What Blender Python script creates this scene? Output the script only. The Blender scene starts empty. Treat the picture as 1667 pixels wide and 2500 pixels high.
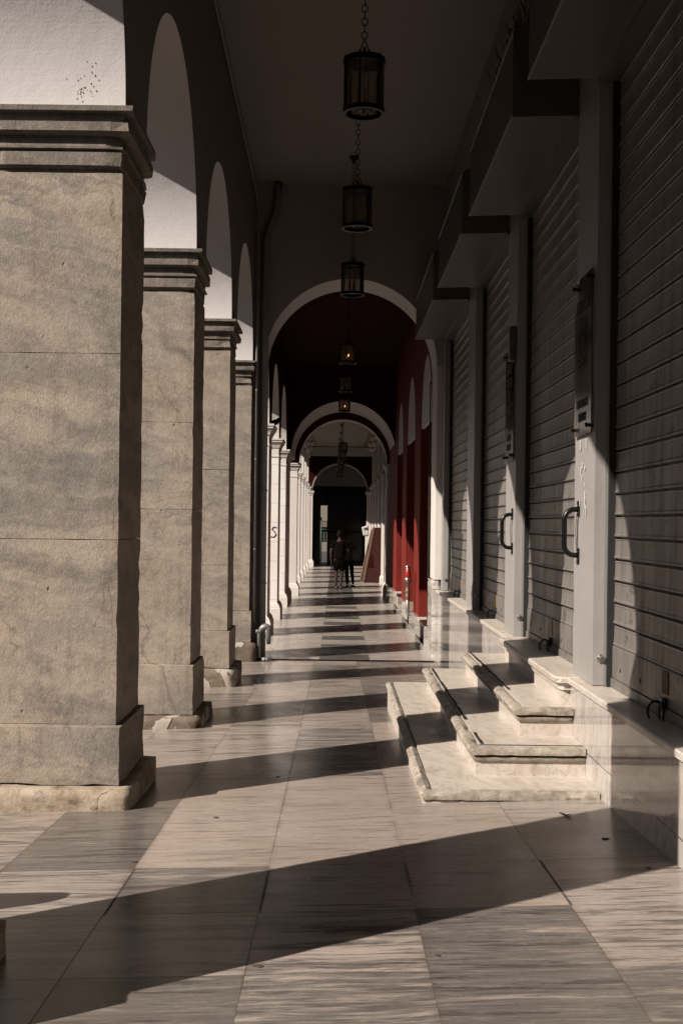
import bpy, bmesh, math, random
from mathutils import Vector, Matrix, noise
R = math.radians
random.seed(7)
sc = bpy.context.scene
COL = sc.collection
E = 1.99                      # eye height above the level pavement
SUN = Vector((1, .67, -.865)).normalized()

ALB = .47                     # overall reflectance scale: lowered so bounced light stays dim and shade reads darker
# ------------------------------------------------------------------ materials
class M:
    def __init__(s, name):
        s.m = bpy.data.materials.new(name); s.m.use_nodes = True
        s.t = s.m.node_tree; s.b = s.t.nodes['Principled BSDF']; s.out = s.t.nodes['Material Output']
        g = s.t.nodes.new('ShaderNodeNewGeometry'); s.pos = g.outputs['Position']; s.nor = g.outputs['Normal']
        sp = s.t.nodes.new('ShaderNodeSeparateXYZ'); s.t.links.new(s.pos, sp.inputs[0]); s.x, s.y, s.z = sp.outputs
    def lk(s, a, inp):
        if hasattr(a, 'is_output'): s.t.links.new(a, inp)
        elif isinstance(a, (tuple, list)):
            v = tuple(a)
            if inp.type == 'RGBA' and len(v) == 3: v += (1,)
            inp.default_value = v
        else: inp.default_value = a
    def ma(s, op, a, b=0., c=0., clamp=False):
        n = s.t.nodes.new('ShaderNodeMath'); n.operation = op; n.use_clamp = clamp
        for i, v in enumerate((a, b, c)): s.lk(v, n.inputs[i])
        return n.outputs[0]
    def vec(s, sx=1, sy=1, sz=1, off=None):
        n = s.t.nodes.new('ShaderNodeVectorMath'); n.operation = 'MULTIPLY'; s.lk(s.pos, n.inputs[0]); n.inputs[1].default_value = (sx, sy, sz)
        if off is None: return n.outputs[0]
        a = s.t.nodes.new('ShaderNodeVectorMath'); a.operation = 'ADD'; s.lk(n.outputs[0], a.inputs[0]); s.lk(off, a.inputs[1]); return a.outputs[0]
    def comb(s, x=0., y=0., z=0.):
        n = s.t.nodes.new('ShaderNodeCombineXYZ')
        for i, v in enumerate((x, y, z)): s.lk(v, n.inputs[i])
        return n.outputs[0]
    def noise(s, v, scale, detail=4, rough=.55, dist=0.):
        n = s.t.nodes.new('ShaderNodeTexNoise'); s.lk(v, n.inputs['Vector'])
        for k, q in (('Scale', scale), ('Detail', detail), ('Roughness', rough), ('Distortion', dist)): s.lk(q, n.inputs[k])
        return n.outputs[0]
    def vor(s, v, scale, feature='F1'):
        n = s.t.nodes.new('ShaderNodeTexVoronoi'); n.feature = feature; s.lk(v, n.inputs['Vector']); s.lk(scale, n.inputs['Scale']); return n.outputs['Distance']
    def white(s, v):
        n = s.t.nodes.new('ShaderNodeTexWhiteNoise'); s.lk(v, n.inputs['Vector']); return n.outputs['Value']
    def mr(s, v, a, b, c=0., d=1.):
        n = s.t.nodes.new('ShaderNodeMapRange'); 
        for i, q in enumerate((v, a, b, c, d)): s.lk(q, n.inputs[i])
        return n.outputs[0]
    def mix(s, f, a, b, blend='MIX'):
        n = s.t.nodes.new('ShaderNodeMix'); n.data_type = 'RGBA'; n.blend_type = blend
        s.lk(f, n.inputs[0]); s.lk(a, n.inputs[6]); s.lk(b, n.inputs[7]); return n.outputs[2]
    def bump(s, h, strength=.3, dist=.01, nrm=None):
        n = s.t.nodes.new('ShaderNodeBump'); n.inputs['Strength'].default_value = strength; n.inputs['Distance'].default_value = dist
        s.lk(h, n.inputs['Height'])
        if nrm is not None: s.lk(nrm, n.inputs['Normal'])
        return n.outputs[0]
    def fin(s, col, rough=.7, nrm=None, metal=0., **kw):
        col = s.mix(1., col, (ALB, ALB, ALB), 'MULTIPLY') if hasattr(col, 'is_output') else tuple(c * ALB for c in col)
        s.lk(col, s.b.inputs['Base Color']); s.lk(rough, s.b.inputs['Roughness']); s.lk(metal, s.b.inputs['Metallic'])
        if nrm is not None: s.lk(nrm, s.b.inputs['Normal'])
        for k, v in kw.items(): s.lk(v, s.b.inputs[k.replace('_', ' ')])
        return s.m

def plaster(name, col, dirt=(.28, .2, .14), amt=.25, bumps=.25):
    m = M(name)
    f = m.mr(m.noise(m.pos, 1.3, 6, .65), .42, .75, 0, amt)
    sp = m.mr(m.noise(m.pos, 26, 3, .6), .70, .78, 0, .35)
    c = m.mix(f, col, tuple(.6 * a + .4 * b for a, b in zip(col, dirt)))
    c = m.mix(m.ma('MULTIPLY', sp, m.mr(m.noise(m.pos, 2.1, 2), .5, .6)), c, dirt)
    h = m.ma('ADD', m.noise(m.pos, 9, 5, .6), m.ma('MULTIPLY', m.noise(m.pos, 90, 3, .6), .35))
    return m.fin(c, .85, m.bump(h, bumps, .012))

def stone_pier(dark=False):
    m = M('tooled_stone')
    wob = m.noise(m.vec(.8, .8, 1.1), 1.6, 5, .6)
    base = m.mix(m.mr(wob, .38, .62), (.55, .44, .335), (.38, .325, .27))
    # wavy grey veins running across
    v = m.comb(m.ma('MULTIPLY', m.x, .9), m.ma('MULTIPLY', m.y, .9), m.ma('ADD', m.ma('MULTIPLY', m.z, 3.2), m.ma('MULTIPLY', m.noise(m.pos, 1.2, 3), 1.1)))
    veins = m.ma('MULTIPLY', m.mr(m.noise(v, 1.9, 9, .72, .4), .48, .62, 0, .62), m.mr(m.noise(m.pos, .9, 2), .40, .62, .15, 1))
    base = m.mix(veins, base, (.14, .132, .125))
    rv = m.comb(m.ma('MULTIPLY', m.x, 1.5), m.ma('MULTIPLY', m.y, 1.5), m.ma('ADD', m.ma('MULTIPLY', m.z, 5.5), m.ma('MULTIPLY', m.noise(m.pos, 1.5, 4, .6), 3.2)))
    rn = m.noise(rv, 1., 6, .62)
    ridge = m.mr(m.ma('ABSOLUTE', m.ma('SUBTRACT', rn, .5)), 0, .035, 1, 0)
    zone = m.mr(m.noise(m.vec(.6, .6, .55), 1.3, 2), .44, .60)
    base = m.mix(m.ma('MULTIPLY', ridge, m.ma('MULTIPLY', zone, .55)), base, (.13, .12, .112))
    ridge2 = m.mr(m.ma('ABSOLUTE', m.ma('SUBTRACT', rn, .60)), 0, .03, 1, 0)
    base = m.mix(m.ma('MULTIPLY', ridge2, .45), base, (.52, .42, .31))
    base = m.mix(m.mr(m.noise(m.vec(.7, .7, .9), 1.1, 5, .6), .52, .66, 0, .45), base, (.50, .37, .24))
    base = m.mix(m.mr(m.noise(m.vec(1, 1, .6), 4.2, 5, .7), .52, .72, 0, .6), base, (.36, .235, .14))
    base = m.mix(m.mr(m.noise(m.vec(6, 6, .3), 2, 5, .7), .54, .70, 0, .5), base, (.19, .135, .095))
    ck = m.comb(m.ma('ADD', m.ma('MULTIPLY', m.ma('ADD', m.x, m.y), 2.4), m.ma('MULTIPLY', m.noise(m.pos, 2.5, 5, .65), 1.1)), 0, m.ma('MULTIPLY', m.z, .35))
    crk = m.ma('MULTIPLY', m.mr(m.vor(ck, 1., 'DISTANCE_TO_EDGE'), 0, .016, 1, 0), m.mr(m.noise(m.pos, 1.4, 3), .47, .56))
    base = m.mix(m.ma('MULTIPLY', crk, .7), base, (.12, .08, .055))
    sw = m.noise(m.comb(m.ma('MULTIPLY', m.x, .7), m.ma('MULTIPLY', m.y, .7), m.ma('ADD', m.ma('MULTIPLY', m.z, 5), m.ma('ADD', m.ma('MULTIPLY', m.x, 1.0), m.ma('MULTIPLY', m.noise(m.pos, 1.1, 4, .6), 3)))), 1., 8, .68, .2)
    swz = m.mr(m.noise(m.vec(.5, .5, .45), 1.1, 2), .42, .58)
    base = m.mix(m.ma('MULTIPLY', m.mr(sw, .47, .56), m.ma('MULTIPLY', swz, .48)), base, (.155, .143, .13))
    base = m.mix(m.ma('MULTIPLY', m.mr(sw, .47, .40), .45), base, (.60, .48, .36))
    mot = m.noise(m.pos, 7, 7, .75)
    base = m.mix(m.mr(mot, .50, .66, 0, .42), base, (.15, .125, .10))
    base = m.mix(m.mr(mot, .46, .34, 0, .35), base, (.56, .47, .37))
    # hairline bed joints
    pits = m.mr(m.vor(m.vec(1, 1, .7), 9), 0., .10, 1, 0)
    pitm = m.ma('MULTIPLY', pits, m.mr(m.noise(m.pos, 3.3, 2), .56, .62))
    base = m.mix(pitm, base, (.07, .05, .04))
    grain = m.noise(m.comb(m.ma('MULTIPLY', m.ma('ADD', m.x, m.y), 85), m.ma('MULTIPLY', m.y, 20), m.ma('MULTIPLY', m.z, 55)), 1, 4, .7, .3)
    base = m.mix(m.mr(grain, .35, .65), m.mix(.25, base, (.07, .06, .05)), m.mix(.15, base, (.66, .58, .5)))
    if dark: base = m.mix(m.mr(m.noise(m.vec(9, 9, 1.2), 1.6, 6, .7), .38, .62, .15, .7), base, (.13, .10, .08))
    h = m.ma('SUBTRACT', m.ma('ADD', m.ma('MULTIPLY', grain, .7), m.noise(m.pos, 14, 5, .7)), m.ma('MULTIPLY', pitm, 2.5))
    return m.fin(base, .82, m.bump(h, .46, .010))

def stone_dark():
    m = stone_pier(True); m.name = 'weathered_capital_stone'; return m

def rough_stone():
    m = M('broken_plinth_stone')
    n = m.noise(m.pos, 5.5, 7, .7)
    c = m.mix(m.mr(n, .35, .65), (.30, .22, .15), (.13, .095, .07))
    pl = m.noise(m.pos, 2.6, 3, .5, .4)
    patch = m.mr(pl, .52, .535)
    c = m.mix(patch, c, (.56, .49, .41))
    crack = m.mr(m.vor(m.pos, 7.3, 'DISTANCE_TO_EDGE'), 0, .03, 1, 0)
    c = m.mix(m.ma('MULTIPLY', crack, m.mr(m.noise(m.pos, 4, 2), .45, .6)), c, (.12, .08, .05))
    h = m.ma('ADD', m.ma('MULTIPLY', n, m.ma('SUBTRACT', 1.3, patch)), m.ma('MULTIPLY', patch, .9))
    return m.fin(c, .9, m.bump(h, .8, .03))

def plaster_plinth():
    m = M('cracked_plinth_render')
    n = m.noise(m.pos, 5, 7, .7)
    c = m.mix(m.mr(n, .42, .60), (.60, .50, .38), (.36, .26, .17))
    c = m.mix(m.mr(m.noise(m.vec(1, 1, 2), 8, 6, .75), .54, .66, 0, .8), c, (.17, .11, .07))
    wv = m.comb(m.ma('ADD', m.x, m.ma('MULTIPLY', m.noise(m.pos, 9, 4), .3)), m.y, m.ma('ADD', m.z, m.ma('MULTIPLY', m.noise(m.vec(1, 1, 2), 7, 4), .3)))
    crack = m.mr(m.vor(wv, 3.4, 'DISTANCE_TO_EDGE'), 0, .012, 1, 0)
    k = m.ma('MULTIPLY', crack, m.mr(m.noise(m.pos, 2.3, 3), .48, .58))
    c = m.mix(k, c, (.13, .08, .05))
    return m.fin(c, .88, m.bump(m.ma('SUBTRACT', n, k), .6, .02))

def floor_front():
    m = M('striped_marble_paving')
    u = m.ma('DIVIDE', m.ma('ADD', m.x, .28), .598)
    iu = m.ma('FLOOR', u); fu = m.ma('FRACT', u)
    # rows: two short courses near y 3.85-5.28, longer slabs elsewhere with an offset per column
    near = m.ma('LESS_THAN', m.y, 5.28)
    colr = m.white(m.comb(iu, 3.7, 0))
    v1 = m.ma('DIVIDE', m.ma('SUBTRACT', m.y, 5.28), .716)
    v2 = m.ma('DIVIDE', m.ma('SUBTRACT', m.y, 5.28), m.mr(colr, 0, 1, 1.9, 2.6))
    # alternative long slabs closer than 3.13
    v = m.ma('ADD', m.ma('MULTIPLY', near, v1), m.ma('MULTIPLY', m.ma('SUBTRACT', 1, near), v2))
    iv = m.ma('FLOOR', v); fv = m.ma('FRACT', v)
    r1 = m.white(m.comb(iu, iv, 1.3)); r2 = m.white(m.comb(iu, iv, 8.1))
    # streaks across the walkway, a different cut in every slab
    thr = m.mr(m.white(m.comb(iu, iv, 4.4)), 0, 1, -.10, .10)
    wy = m.ma('ADD', m.y, m.ma('MULTIPLY', m.noise(m.vec(1.3, 1.1, 0), 1.0, 2), .10))
    def band(fx, fy, seed, det, ro): return m.noise(m.comb(m.ma('MULTIPLY', m.x, fx), m.ma('MULTIPLY', wy, fy), m.ma('MULTIPLY', seed, 37)), 1, det, ro, .35)
    st = band(1.5, 11, r1, 9, .74); st2 = band(2.6, 30, r2, 7, .72); fine = band(4., 66, r1, 4, .65)
    k = m.ma('ADD', m.ma('ADD', m.ma('MULTIPLY', st, .55), m.ma('MULTIPLY', st2, .30)), m.ma('MULTIPLY', fine, .15))
    kk = m.ma('ADD', k, thr)
    c = m.mix(m.mr(kk, .455, .53), m.mix(r2, (.60, .49, .42), (.53, .455, .40)), (.215, .19, .172))
    c = m.mix(m.mr(st2, .55, .60, 0, .55), c, (.11, .098, .09))
    c = m.mix(m.mr(m.ma('ABSOLUTE', m.ma('SUBTRACT', st, .47)), 0, .012, .55, 0), c, (.10, .088, .08))
    c = m.mix(m.mr(m.ma('ABSOLUTE', m.ma('SUBTRACT', st2, .44)), 0, .012, .5, 0), c, (.70, .60, .52))
    c = m.mix(m.ma('MULTIPLY', m.mr(st, .54, .59, 0, .85), m.mr(thr, -.10, .10, .25, 1)), c, (.075, .068, .065))
    c = m.mix(m.mr(fine, .56, .70, 0, .35), c, (.72, .63, .56))
    c = m.mix(m.mr(fine, .44, .32, 0, .35), c, (.15, .13, .12))
    big = m.noise(m.pos, .9, 5, .6)
    c = m.mix(m.mr(big, .45, .7, 0, .35), c, (.30, .22, .165))
    # scratches, spots and trodden gum
    sc1 = m.mr(m.vor(m.comb(m.ma('ADD', m.ma('MULTIPLY', m.x, 9), m.ma('MULTIPLY', m.noise(m.pos, 1.2, 2), 4)), m.ma('MULTIPLY', m.ma('ADD', m.y, m.ma('MULTIPLY', m.x, 1.6)), .7), 0), 1.5, 'DISTANCE_TO_EDGE'), 0, .008, 1, 0)
    c = m.mix(m.ma('MULTIPLY', sc1, m.mr(m.noise(m.pos, 3, 3), .5, .62, 0, .10)), c, (.75, .68, .6))
    sp = m.ma('MULTIPLY', m.mr(m.ma('ADD', m.vor(m.vec(1, 1.8, 0), 9), m.ma('MULTIPLY', m.noise(m.pos, 30, 2), .06)), .05, .09, 1, 0), m.mr(m.noise(m.pos, 2.2, 3), .50, .54))
    c = m.mix(m.ma('MULTIPLY', sp, .75), c, (.09, .06, .045))
    jw = m.ma('ADD', m.ma('LESS_THAN', fu, .0055), m.ma('MULTIPLY', near, m.ma('LESS_THAN', fv, .006)))
    jw2 = m.ma('MULTIPLY', m.ma('SUBTRACT', 1, near), m.ma('LESS_THAN', fv, .0028))
    strip = m.ma('MULTIPLY', m.ma('GREATER_THAN', m.y, 4.564), m.ma('LESS_THAN', m.y, 5.28))
    deep = m.ma('MULTIPLY', strip, m.ma('LESS_THAN', fu, .02))
    j = m.ma('MINIMUM', m.ma('ADD', m.ma('ADD', jw, jw2), deep), 1)
    c = m.mix(m.ma('MULTIPLY', m.mr(m.ma('MINIMUM', fu, m.ma('SUBTRACT', 1, fu)), 0, .05, .35, 0), m.mr(m.noise(m.pos, 4, 4), .4, .6)), c, (.15, .11, .085))
    c = m.mix(m.ma('MULTIPLY', j, m.mr(m.noise(m.pos, 1.7, 4), .4, .6, .35, .85)), c, (.07, .055, .045))
    rough = m.ma('ADD', m.mr(big, .3, .7, .16, .34), m.ma('MULTIPLY', j, .4))
    h = m.ma('SUBTRACT', m.ma('ADD', m.ma('MULTIPLY', st2, .12), m.ma('MULTIPLY', m.noise(m.pos, 3.2, 3), .5)), j)
    return m.fin(c, rough, m.bump(h, .25, .004), Specular_IOR_Level=.22)

def floor_far():
    m = M('pale_marble_paving')
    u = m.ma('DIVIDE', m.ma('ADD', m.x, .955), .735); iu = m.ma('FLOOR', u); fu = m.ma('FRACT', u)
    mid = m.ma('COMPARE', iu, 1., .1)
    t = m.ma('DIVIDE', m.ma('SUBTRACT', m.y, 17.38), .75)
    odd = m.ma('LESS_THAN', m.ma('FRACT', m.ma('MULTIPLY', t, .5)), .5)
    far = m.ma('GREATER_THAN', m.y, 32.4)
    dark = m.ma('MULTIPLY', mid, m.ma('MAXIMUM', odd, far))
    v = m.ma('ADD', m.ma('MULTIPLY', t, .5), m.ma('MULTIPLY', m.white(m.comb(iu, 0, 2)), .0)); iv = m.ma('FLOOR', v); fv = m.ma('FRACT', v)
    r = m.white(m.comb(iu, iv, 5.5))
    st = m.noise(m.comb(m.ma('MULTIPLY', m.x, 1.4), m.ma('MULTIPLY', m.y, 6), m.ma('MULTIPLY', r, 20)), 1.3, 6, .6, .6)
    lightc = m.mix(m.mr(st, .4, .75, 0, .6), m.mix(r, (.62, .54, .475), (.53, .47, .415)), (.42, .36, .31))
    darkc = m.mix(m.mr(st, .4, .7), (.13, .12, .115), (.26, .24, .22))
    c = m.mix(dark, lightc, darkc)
    c = m.mix(m.mr(m.noise(m.pos, 1.1, 5, .65), .5, .75, 0, .4), c, (.24, .17, .125))
    j = m.ma('MAXIMUM', m.ma('LESS_THAN', fu, .007), m.ma('LESS_THAN', fv, .004))
    c = m.mix(m.ma('MULTIPLY', j, .7), c, (.09, .07, .055))
    return m.fin(c, m.mr(m.noise(m.pos, 2, 3), .3, .7, .18, .34), m.bump(m.ma('SUBTRACT', m.noise(m.pos, 3, 3), j), .2, .004))

def step_marble():
    m = M('worn_step_marble')
    n = m.noise(m.vec(1.2, .8, 1), 2.2, 6, .62, .8)
    c = m.mix(m.mr(n, .42, .72), (.88, .78, .68), (.74, .64, .54))
    v = m.noise(m.comb(m.ma('MULTIPLY', m.x, 7), m.ma('MULTIPLY', m.y, 1.2), m.ma('MULTIPLY', m.z, 3)), 1.1, 5, .6, 1.2)
    c = m.mix(m.mr(v, .54, .70, 0, .38), c, (.50, .34, .20))
    gv = m.noise(m.comb(m.ma('MULTIPLY', m.x, 3), m.ma('ADD', m.ma('MULTIPLY', m.y, 3), m.ma('MULTIPLY', m.x, 4)), m.ma('MULTIPLY', m.z, 4)), 1.6, 7, .7, .8)
    c = m.mix(m.mr(m.ma('ABSOLUTE', m.ma('SUBTRACT', gv, .5)), 0, .03, .5, 0), c, (.33, .28, .24))
    c = m.mix(m.mr(m.noise(m.pos, 4.5, 7, .75), .57, .68, 0, .4), c, (.34, .25, .18))
    c = m.mix(m.mr(m.noise(m.pos, 7, 6, .75), .60, .74, 0, .5), c, (.22, .16, .115))
    return m.fin(c, m.mr(n, .3, .7, .25, .5), m.bump(m.noise(m.pos, 12, 5, .6), .25, .006))

def nosing_marble():
    m = M('chipped_step_edge')
    n = m.noise(m.pos, 16, 7, .72)
    c = m.mix(m.mr(n, .40, .60), (.66, .57, .48), (.40, .33, .26))
    c = m.mix(m.mr(m.noise(m.vec(1, .5, 1), 5, 5, .7), .50, .66, 0, .7), c, (.13, .105, .085))
    return m.fin(c, .7, m.bump(n, .5, .010))

def wall_marble():
    m = M('polished_wall_marble')
    fy = m.ma('FRACT', m.ma('DIVIDE', m.ma('ADD', m.y, .26), .612)); iy = m.ma('FLOOR', m.ma('DIVIDE', m.ma('ADD', m.y, .26), .612))
    zz = m.ma('ADD', m.z, .14); iz = m.ma('FLOOR', m.ma('DIVIDE', zz, .395))
    r = m.white(m.comb(0, iy, iz))
    st = m.noise(m.comb(m.ma('MULTIPLY', r, 13), m.ma('MULTIPLY', m.y, 3.4), m.ma('MULTIPLY', m.z, 1.2)), 1.6, 6, .6, .8)
    c = m.mix(m.mr(st, .42, .70), (.80, .73, .665), (.58, .53, .485))
    c = m.mix(m.mr(m.noise(m.vec(1, 5, .8), 2, 5, .65), .54, .70, 0, .5), c, (.50, .36, .23))
    c = m.mix(m.ma('MULTIPLY', r, .35), c, (.38, .34, .31))
    gv = m.noise(m.comb(r, m.ma('ADD', m.ma('MULTIPLY', m.y, 4), m.ma('MULTIPLY', m.z, 2.2)), m.ma('MULTIPLY', m.z, 1.3)), 1.3, 7, .7, .6)
    c = m.mix(m.mr(m.ma('ABSOLUTE', m.ma('SUBTRACT', gv, .5)), 0, .025, .6, 0), c, (.30, .265, .24))
    c = m.mix(m.mr(m.ma('ADD', m.z, m.ma('MULTIPLY', m.noise(m.pos, 6, 4), .2)), .50, .62, .0, .0), c, (.3, .2, .15))
    fz = m.ma('FRACT', m.ma('DIVIDE', zz, .395))
    c = m.mix(m.ma('MULTIPLY', m.ma('LESS_THAN', fz, .018), .85), c, (.09, .065, .05))
    c = m.mix(m.ma('MULTIPLY', m.ma('LESS_THAN', fy, .006), .6), c, (.16, .12, .10))
    c = m.mix(m.mr(m.noise(m.pos, 9, 6, .75), .66, .74, 0, .5), c, (.2, .15, .11))
    return m.fin(c, .09, m.bump(m.noise(m.pos, 5, 2), .06, .004))

def shutter_metal():
    m = M('dirty_shutter_metal')
    d = m.noise(m.vec(1, 9, .8), 1.5, 6, .68)
    d2 = m.noise(m.vec(1, 24, 1.3), 1.2, 4, .6)
    g = m.noise(m.pos, 1.2, 4, .6)
    c = m.mix(m.mr(g, .35, .65), (.36, .325, .29), (.27, .245, .225))
    c = m.mix(m.mr(d, .50, .70, 0, .62), c, (.095, .08, .068))
    c = m.mix(m.mr(d2, .60, .78, 0, .45), c, (.075, .06, .05))
    sm = m.ma('MULTIPLY', m.mr(m.noise(m.vec(1, 2.2, 5), 2.3, 6, .7), .55, .62), m.mr(m.noise(m.pos, 1.9, 2), .5, .56))
    c = m.mix(m.ma('MULTIPLY', sm, .6), c, (.07, .06, .055))
    return m.fin(c, m.mr(d, .3, .7, .34, .58), m.bump(m.noise(m.vec(1, 1, 1), 4, 2), .05, .004), metal=.25)

def painted(name, col, rough=.5, var=.15, bs=.15, metal=0., **kw):
    m = M(name)
    n = m.noise(m.pos, 4, 5, .65)
    c = m.mix(m.mr(n, .35, .7, 0, var * 2), col, tuple(a * .55 for a in col))
    return m.fin(c, rough, m.bump(m.noise(m.pos, 30, 4), bs, .004), metal=metal, **kw)

def grey_paint():
    m = M('thick_grey_wall_paint')
    n = m.noise(m.pos, 3, 5, .6)
    c = m.mix(m.mr(n, .4, .7, 0, .35), (.47, .435, .415), (.35, .32, .30))
    chips = m.mr(m.noise(m.vec(1, 1, .6), 17, 5, .7), .70, .72)
    c = m.mix(m.ma('MULTIPLY', chips, .5), c, (.72, .68, .63))
    side = m.mr(m.ma('ABSOLUTE', m.ma('MULTIPLY', m.x, 1)), 1.5, 1.6)
    h = m.ma('ADD', m.noise(m.pos, 11, 5, .55), m.ma('MULTIPLY', m.noise(m.pos, 50, 3), .25))
    return m.fin(c, .45, m.bump(h, .28, .01))

def block_pier():
    m = M('cream_block_render')
    a = m.ma('ADD', m.x, m.y)
    iz = m.ma('FLOOR', m.ma('DIVIDE', m.z, .40)); fz = m.ma('FRACT', m.ma('DIVIDE', m.z, .40))
    fa = m.ma('FRACT', m.ma('ADD', m.ma('DIVIDE', a, .62), m.ma('MULTIPLY', iz, .5)))
    j = m.ma('MAXIMUM', m.ma('LESS_THAN', fz, .02), m.ma('LESS_THAN', fa, .012))
    n = m.noise(m.pos, 2, 5, .65)
    c = m.mix(m.mr(n, .45, .75, 0, .4), (1.12, 1.05, .99), (.9, .78, .68))
    c = m.mix(m.ma('MULTIPLY', j, .55), c, (.25, .18, .14))
    return m.fin(c, .8, m.bump(m.ma('SUBTRACT', m.noise(m.pos, 20, 3), m.ma('MULTIPLY', j, 2)), .25, .005))

def red_wall():
    m = M('deep_red_wall_paint')
    n = m.noise(m.pos, 1.6, 5, .65)
    c = m.mix(m.mr(n, .4, .7, 0, .45), (.25, .027, .019), (.18, .019, .014))
    c = m.mix(m.mr(m.noise(m.vec(1, 2, .5), 3, 6, .7), .56, .66, 0, .35), c, (.10, .012, .009))
    c = m.mix(m.ma('MULTIPLY', m.mr(m.noise(m.pos, 13, 5, .7), .66, .70), m.mr(m.z, .4, 1.4, .8, 0)), c, (.45, .36, .30))
    return m.fin(c, .8, m.bump(m.noise(m.pos, 25, 4), .2, .006), Specular_IOR_Level=.12)

def simple(name, col, rough=.6, metal=0., **kw):
    m = M(name); return m.fin(col, rough, metal=metal, **kw)

def glass_mat(name, tint=(.75, .68, .6), dirt=.25):
    m = M(name)
    tr = m.t.nodes.new('ShaderNodeBsdfTransparent'); tr.inputs[0].default_value = tint + (1,)
    gl = m.t.nodes.new('ShaderNodeBsdfGlossy'); gl.inputs['Roughness'].default_value = .08
    df = m.t.nodes.new('ShaderNodeBsdfDiffuse'); df.inputs[0].default_value = (.30, .25, .20, 1)
    a = m.t.nodes.new('ShaderNodeMixShader'); b = m.t.nodes.new('ShaderNodeMixShader')
    fr = m.t.nodes.new('ShaderNodeFresnel'); fr.inputs[0].default_value = 1.45
    m.t.links.new(m.mr(m.noise(m.vec(5, 5, 1), 4, 4), .3, .7, dirt * .5, dirt * 1.5), a.inputs[0]); m.t.links.new(tr.outputs[0], a.inputs[1]); m.t.links.new(df.outputs[0], a.inputs[2])
    m.t.links.new(fr.outputs[0], b.inputs[0]); m.t.links.new(a.outputs[0], b.inputs[1]); m.t.links.new(gl.outputs[0], b.inputs[2])
    m.t.links.new(b.outputs[0], m.out.inputs[0]); return m.m

def emis(name, col, s):
    m = M(name); return m.fin(col, .5, Emission_Color=col, Emission_Strength=s)

MT = dict(
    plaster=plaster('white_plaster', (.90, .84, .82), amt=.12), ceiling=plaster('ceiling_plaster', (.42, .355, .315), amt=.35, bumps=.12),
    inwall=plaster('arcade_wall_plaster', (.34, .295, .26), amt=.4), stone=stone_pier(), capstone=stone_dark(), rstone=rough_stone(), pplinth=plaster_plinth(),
    floor1=floor_front(), floor2=floor_far(), step=step_marble(), nose=nosing_marble(), wmarble=wall_marble(), ledge=step_marble(),
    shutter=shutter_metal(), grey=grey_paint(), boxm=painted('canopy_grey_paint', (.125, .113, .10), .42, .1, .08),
    rail=painted('grey_rail_paint', (.44, .43, .39), .4, .1, .1, .2), rubber=simple('black_rubber', (.008, .007, .006), .7),
    iron=simple('black_iron', (.012, .010, .009), .42, .6), gloss=simple('gloss_black_paint', (.004, .004, .004), .32, Specular_IOR_Level=.3),
    glass=glass_mat('dusty_lantern_glass'), plexi=glass_mat('clear_sign_panel', (.93, .91, .89), .05), bulb=simple('candle_bulb_glass', (.45, .38, .30), .25),
    flame=emis('lit_candle_bulb', (1, .42, .12), 4), cream=plaster('cream_paint', (.92, .84, .77), amt=.3, bumps=.12), block=block_pier(), red=red_wall(),
    redshade=painted('shaded_red_paint', (.045, .006, .004), .95, Specular_IOR_Level=.05), redrim=painted('brown_red_rim', (.09, .020, .014), .9, Specular_IOR_Level=.1), dark=simple('dark_door_wood', (.03, .02, .016), .5), pipe=painted('grey_pipe_paint', (.36, .33, .30), .5),  # red ceiling paint is the wall red darkened, shade put into its colour
    chrome=simple('bright_cast_metal', (.62, .60, .57), .22, .9), galv=painted('galvanised_steel', (.36, .35, .34), .45, .2, .1, .5), redcap=simple('glossy_red_enamel', (.42, .018, .012), .3),
    brass=painted('weathered_brass', (.30, .21, .12), .5, .3, .1, .5), wood=painted('dark_red_wood', (.06, .010, .007), .6, .3, Specular_IOR_Level=.2), woodedge=painted('brown_wood_edge', (.20, .10, .06), .5, .3),
    paper=simple('white_paper', (.66, .60, .56), .8), ink=simple('black_ink', (.015, .012, .012), .6), purple=simple('purple_spray_paint', (.05, .025, .10), .6),
    asphalt=painted('asphalt', (.055, .052, .05), .9, .3, .5), kerb=painted('kerb_stone', (.36, .32, .27), .8, .3, .4), bldg=plaster('street_facade', (.30, .25, .20)),
    blackglass=simple('black_glass', (.004, .004, .004), .12), darkmetal=simple('black_metal', (.004, .004, .004), .8, Specular_IOR_Level=.1), green=simple('green_signal_paint', (.02, .06, .04), .6),
    skin=simple('brown_skin', (.07, .03, .018), .8, Specular_IOR_Level=.2), blackcloth=simple('black_cloth', (.003, .003, .003), 1., Specular_IOR_Level=.05), browncloth=simple('dark_maroon_cloth', (.006, .003, .003), 1., Specular_IOR_Level=.05), shirt=simple('grey_shirt_cloth', (.03, .025, .021), 1., Specular_IOR_Level=.1),
    hair=simple('dark_hair', (.004, .003, .002), .9, Specular_IOR_Level=.1), shoe=simple('dark_shoe_rubber', (.02, .018, .018), .5), sticker=simple('orange_sticker', (.50, .24, .05), .5), label=simple('barcode_sticker', (.62, .60, .60), .4),
    straw=painted('dry_nest_straw', (.13, .07, .035), .9, .4, .5), spike=simple('thin_steel_wire', (.06, .05, .045), .4, .6), leaf=simple('dry_red_leaf', (.09, .02, .018), .6), gum=simple('trodden_gum', (.10, .07, .055), .7),
    twig=simple('dry_twig', (.10, .07, .05), .8), whitepaint=simple('white_paint_splash', (.85, .82, .79), .35), rust=painted('rusty_metal', (.17, .09, .05), .7, .4), tan=simple('tan_plastic_box', (.42, .33, .2), .6),
)

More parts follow.
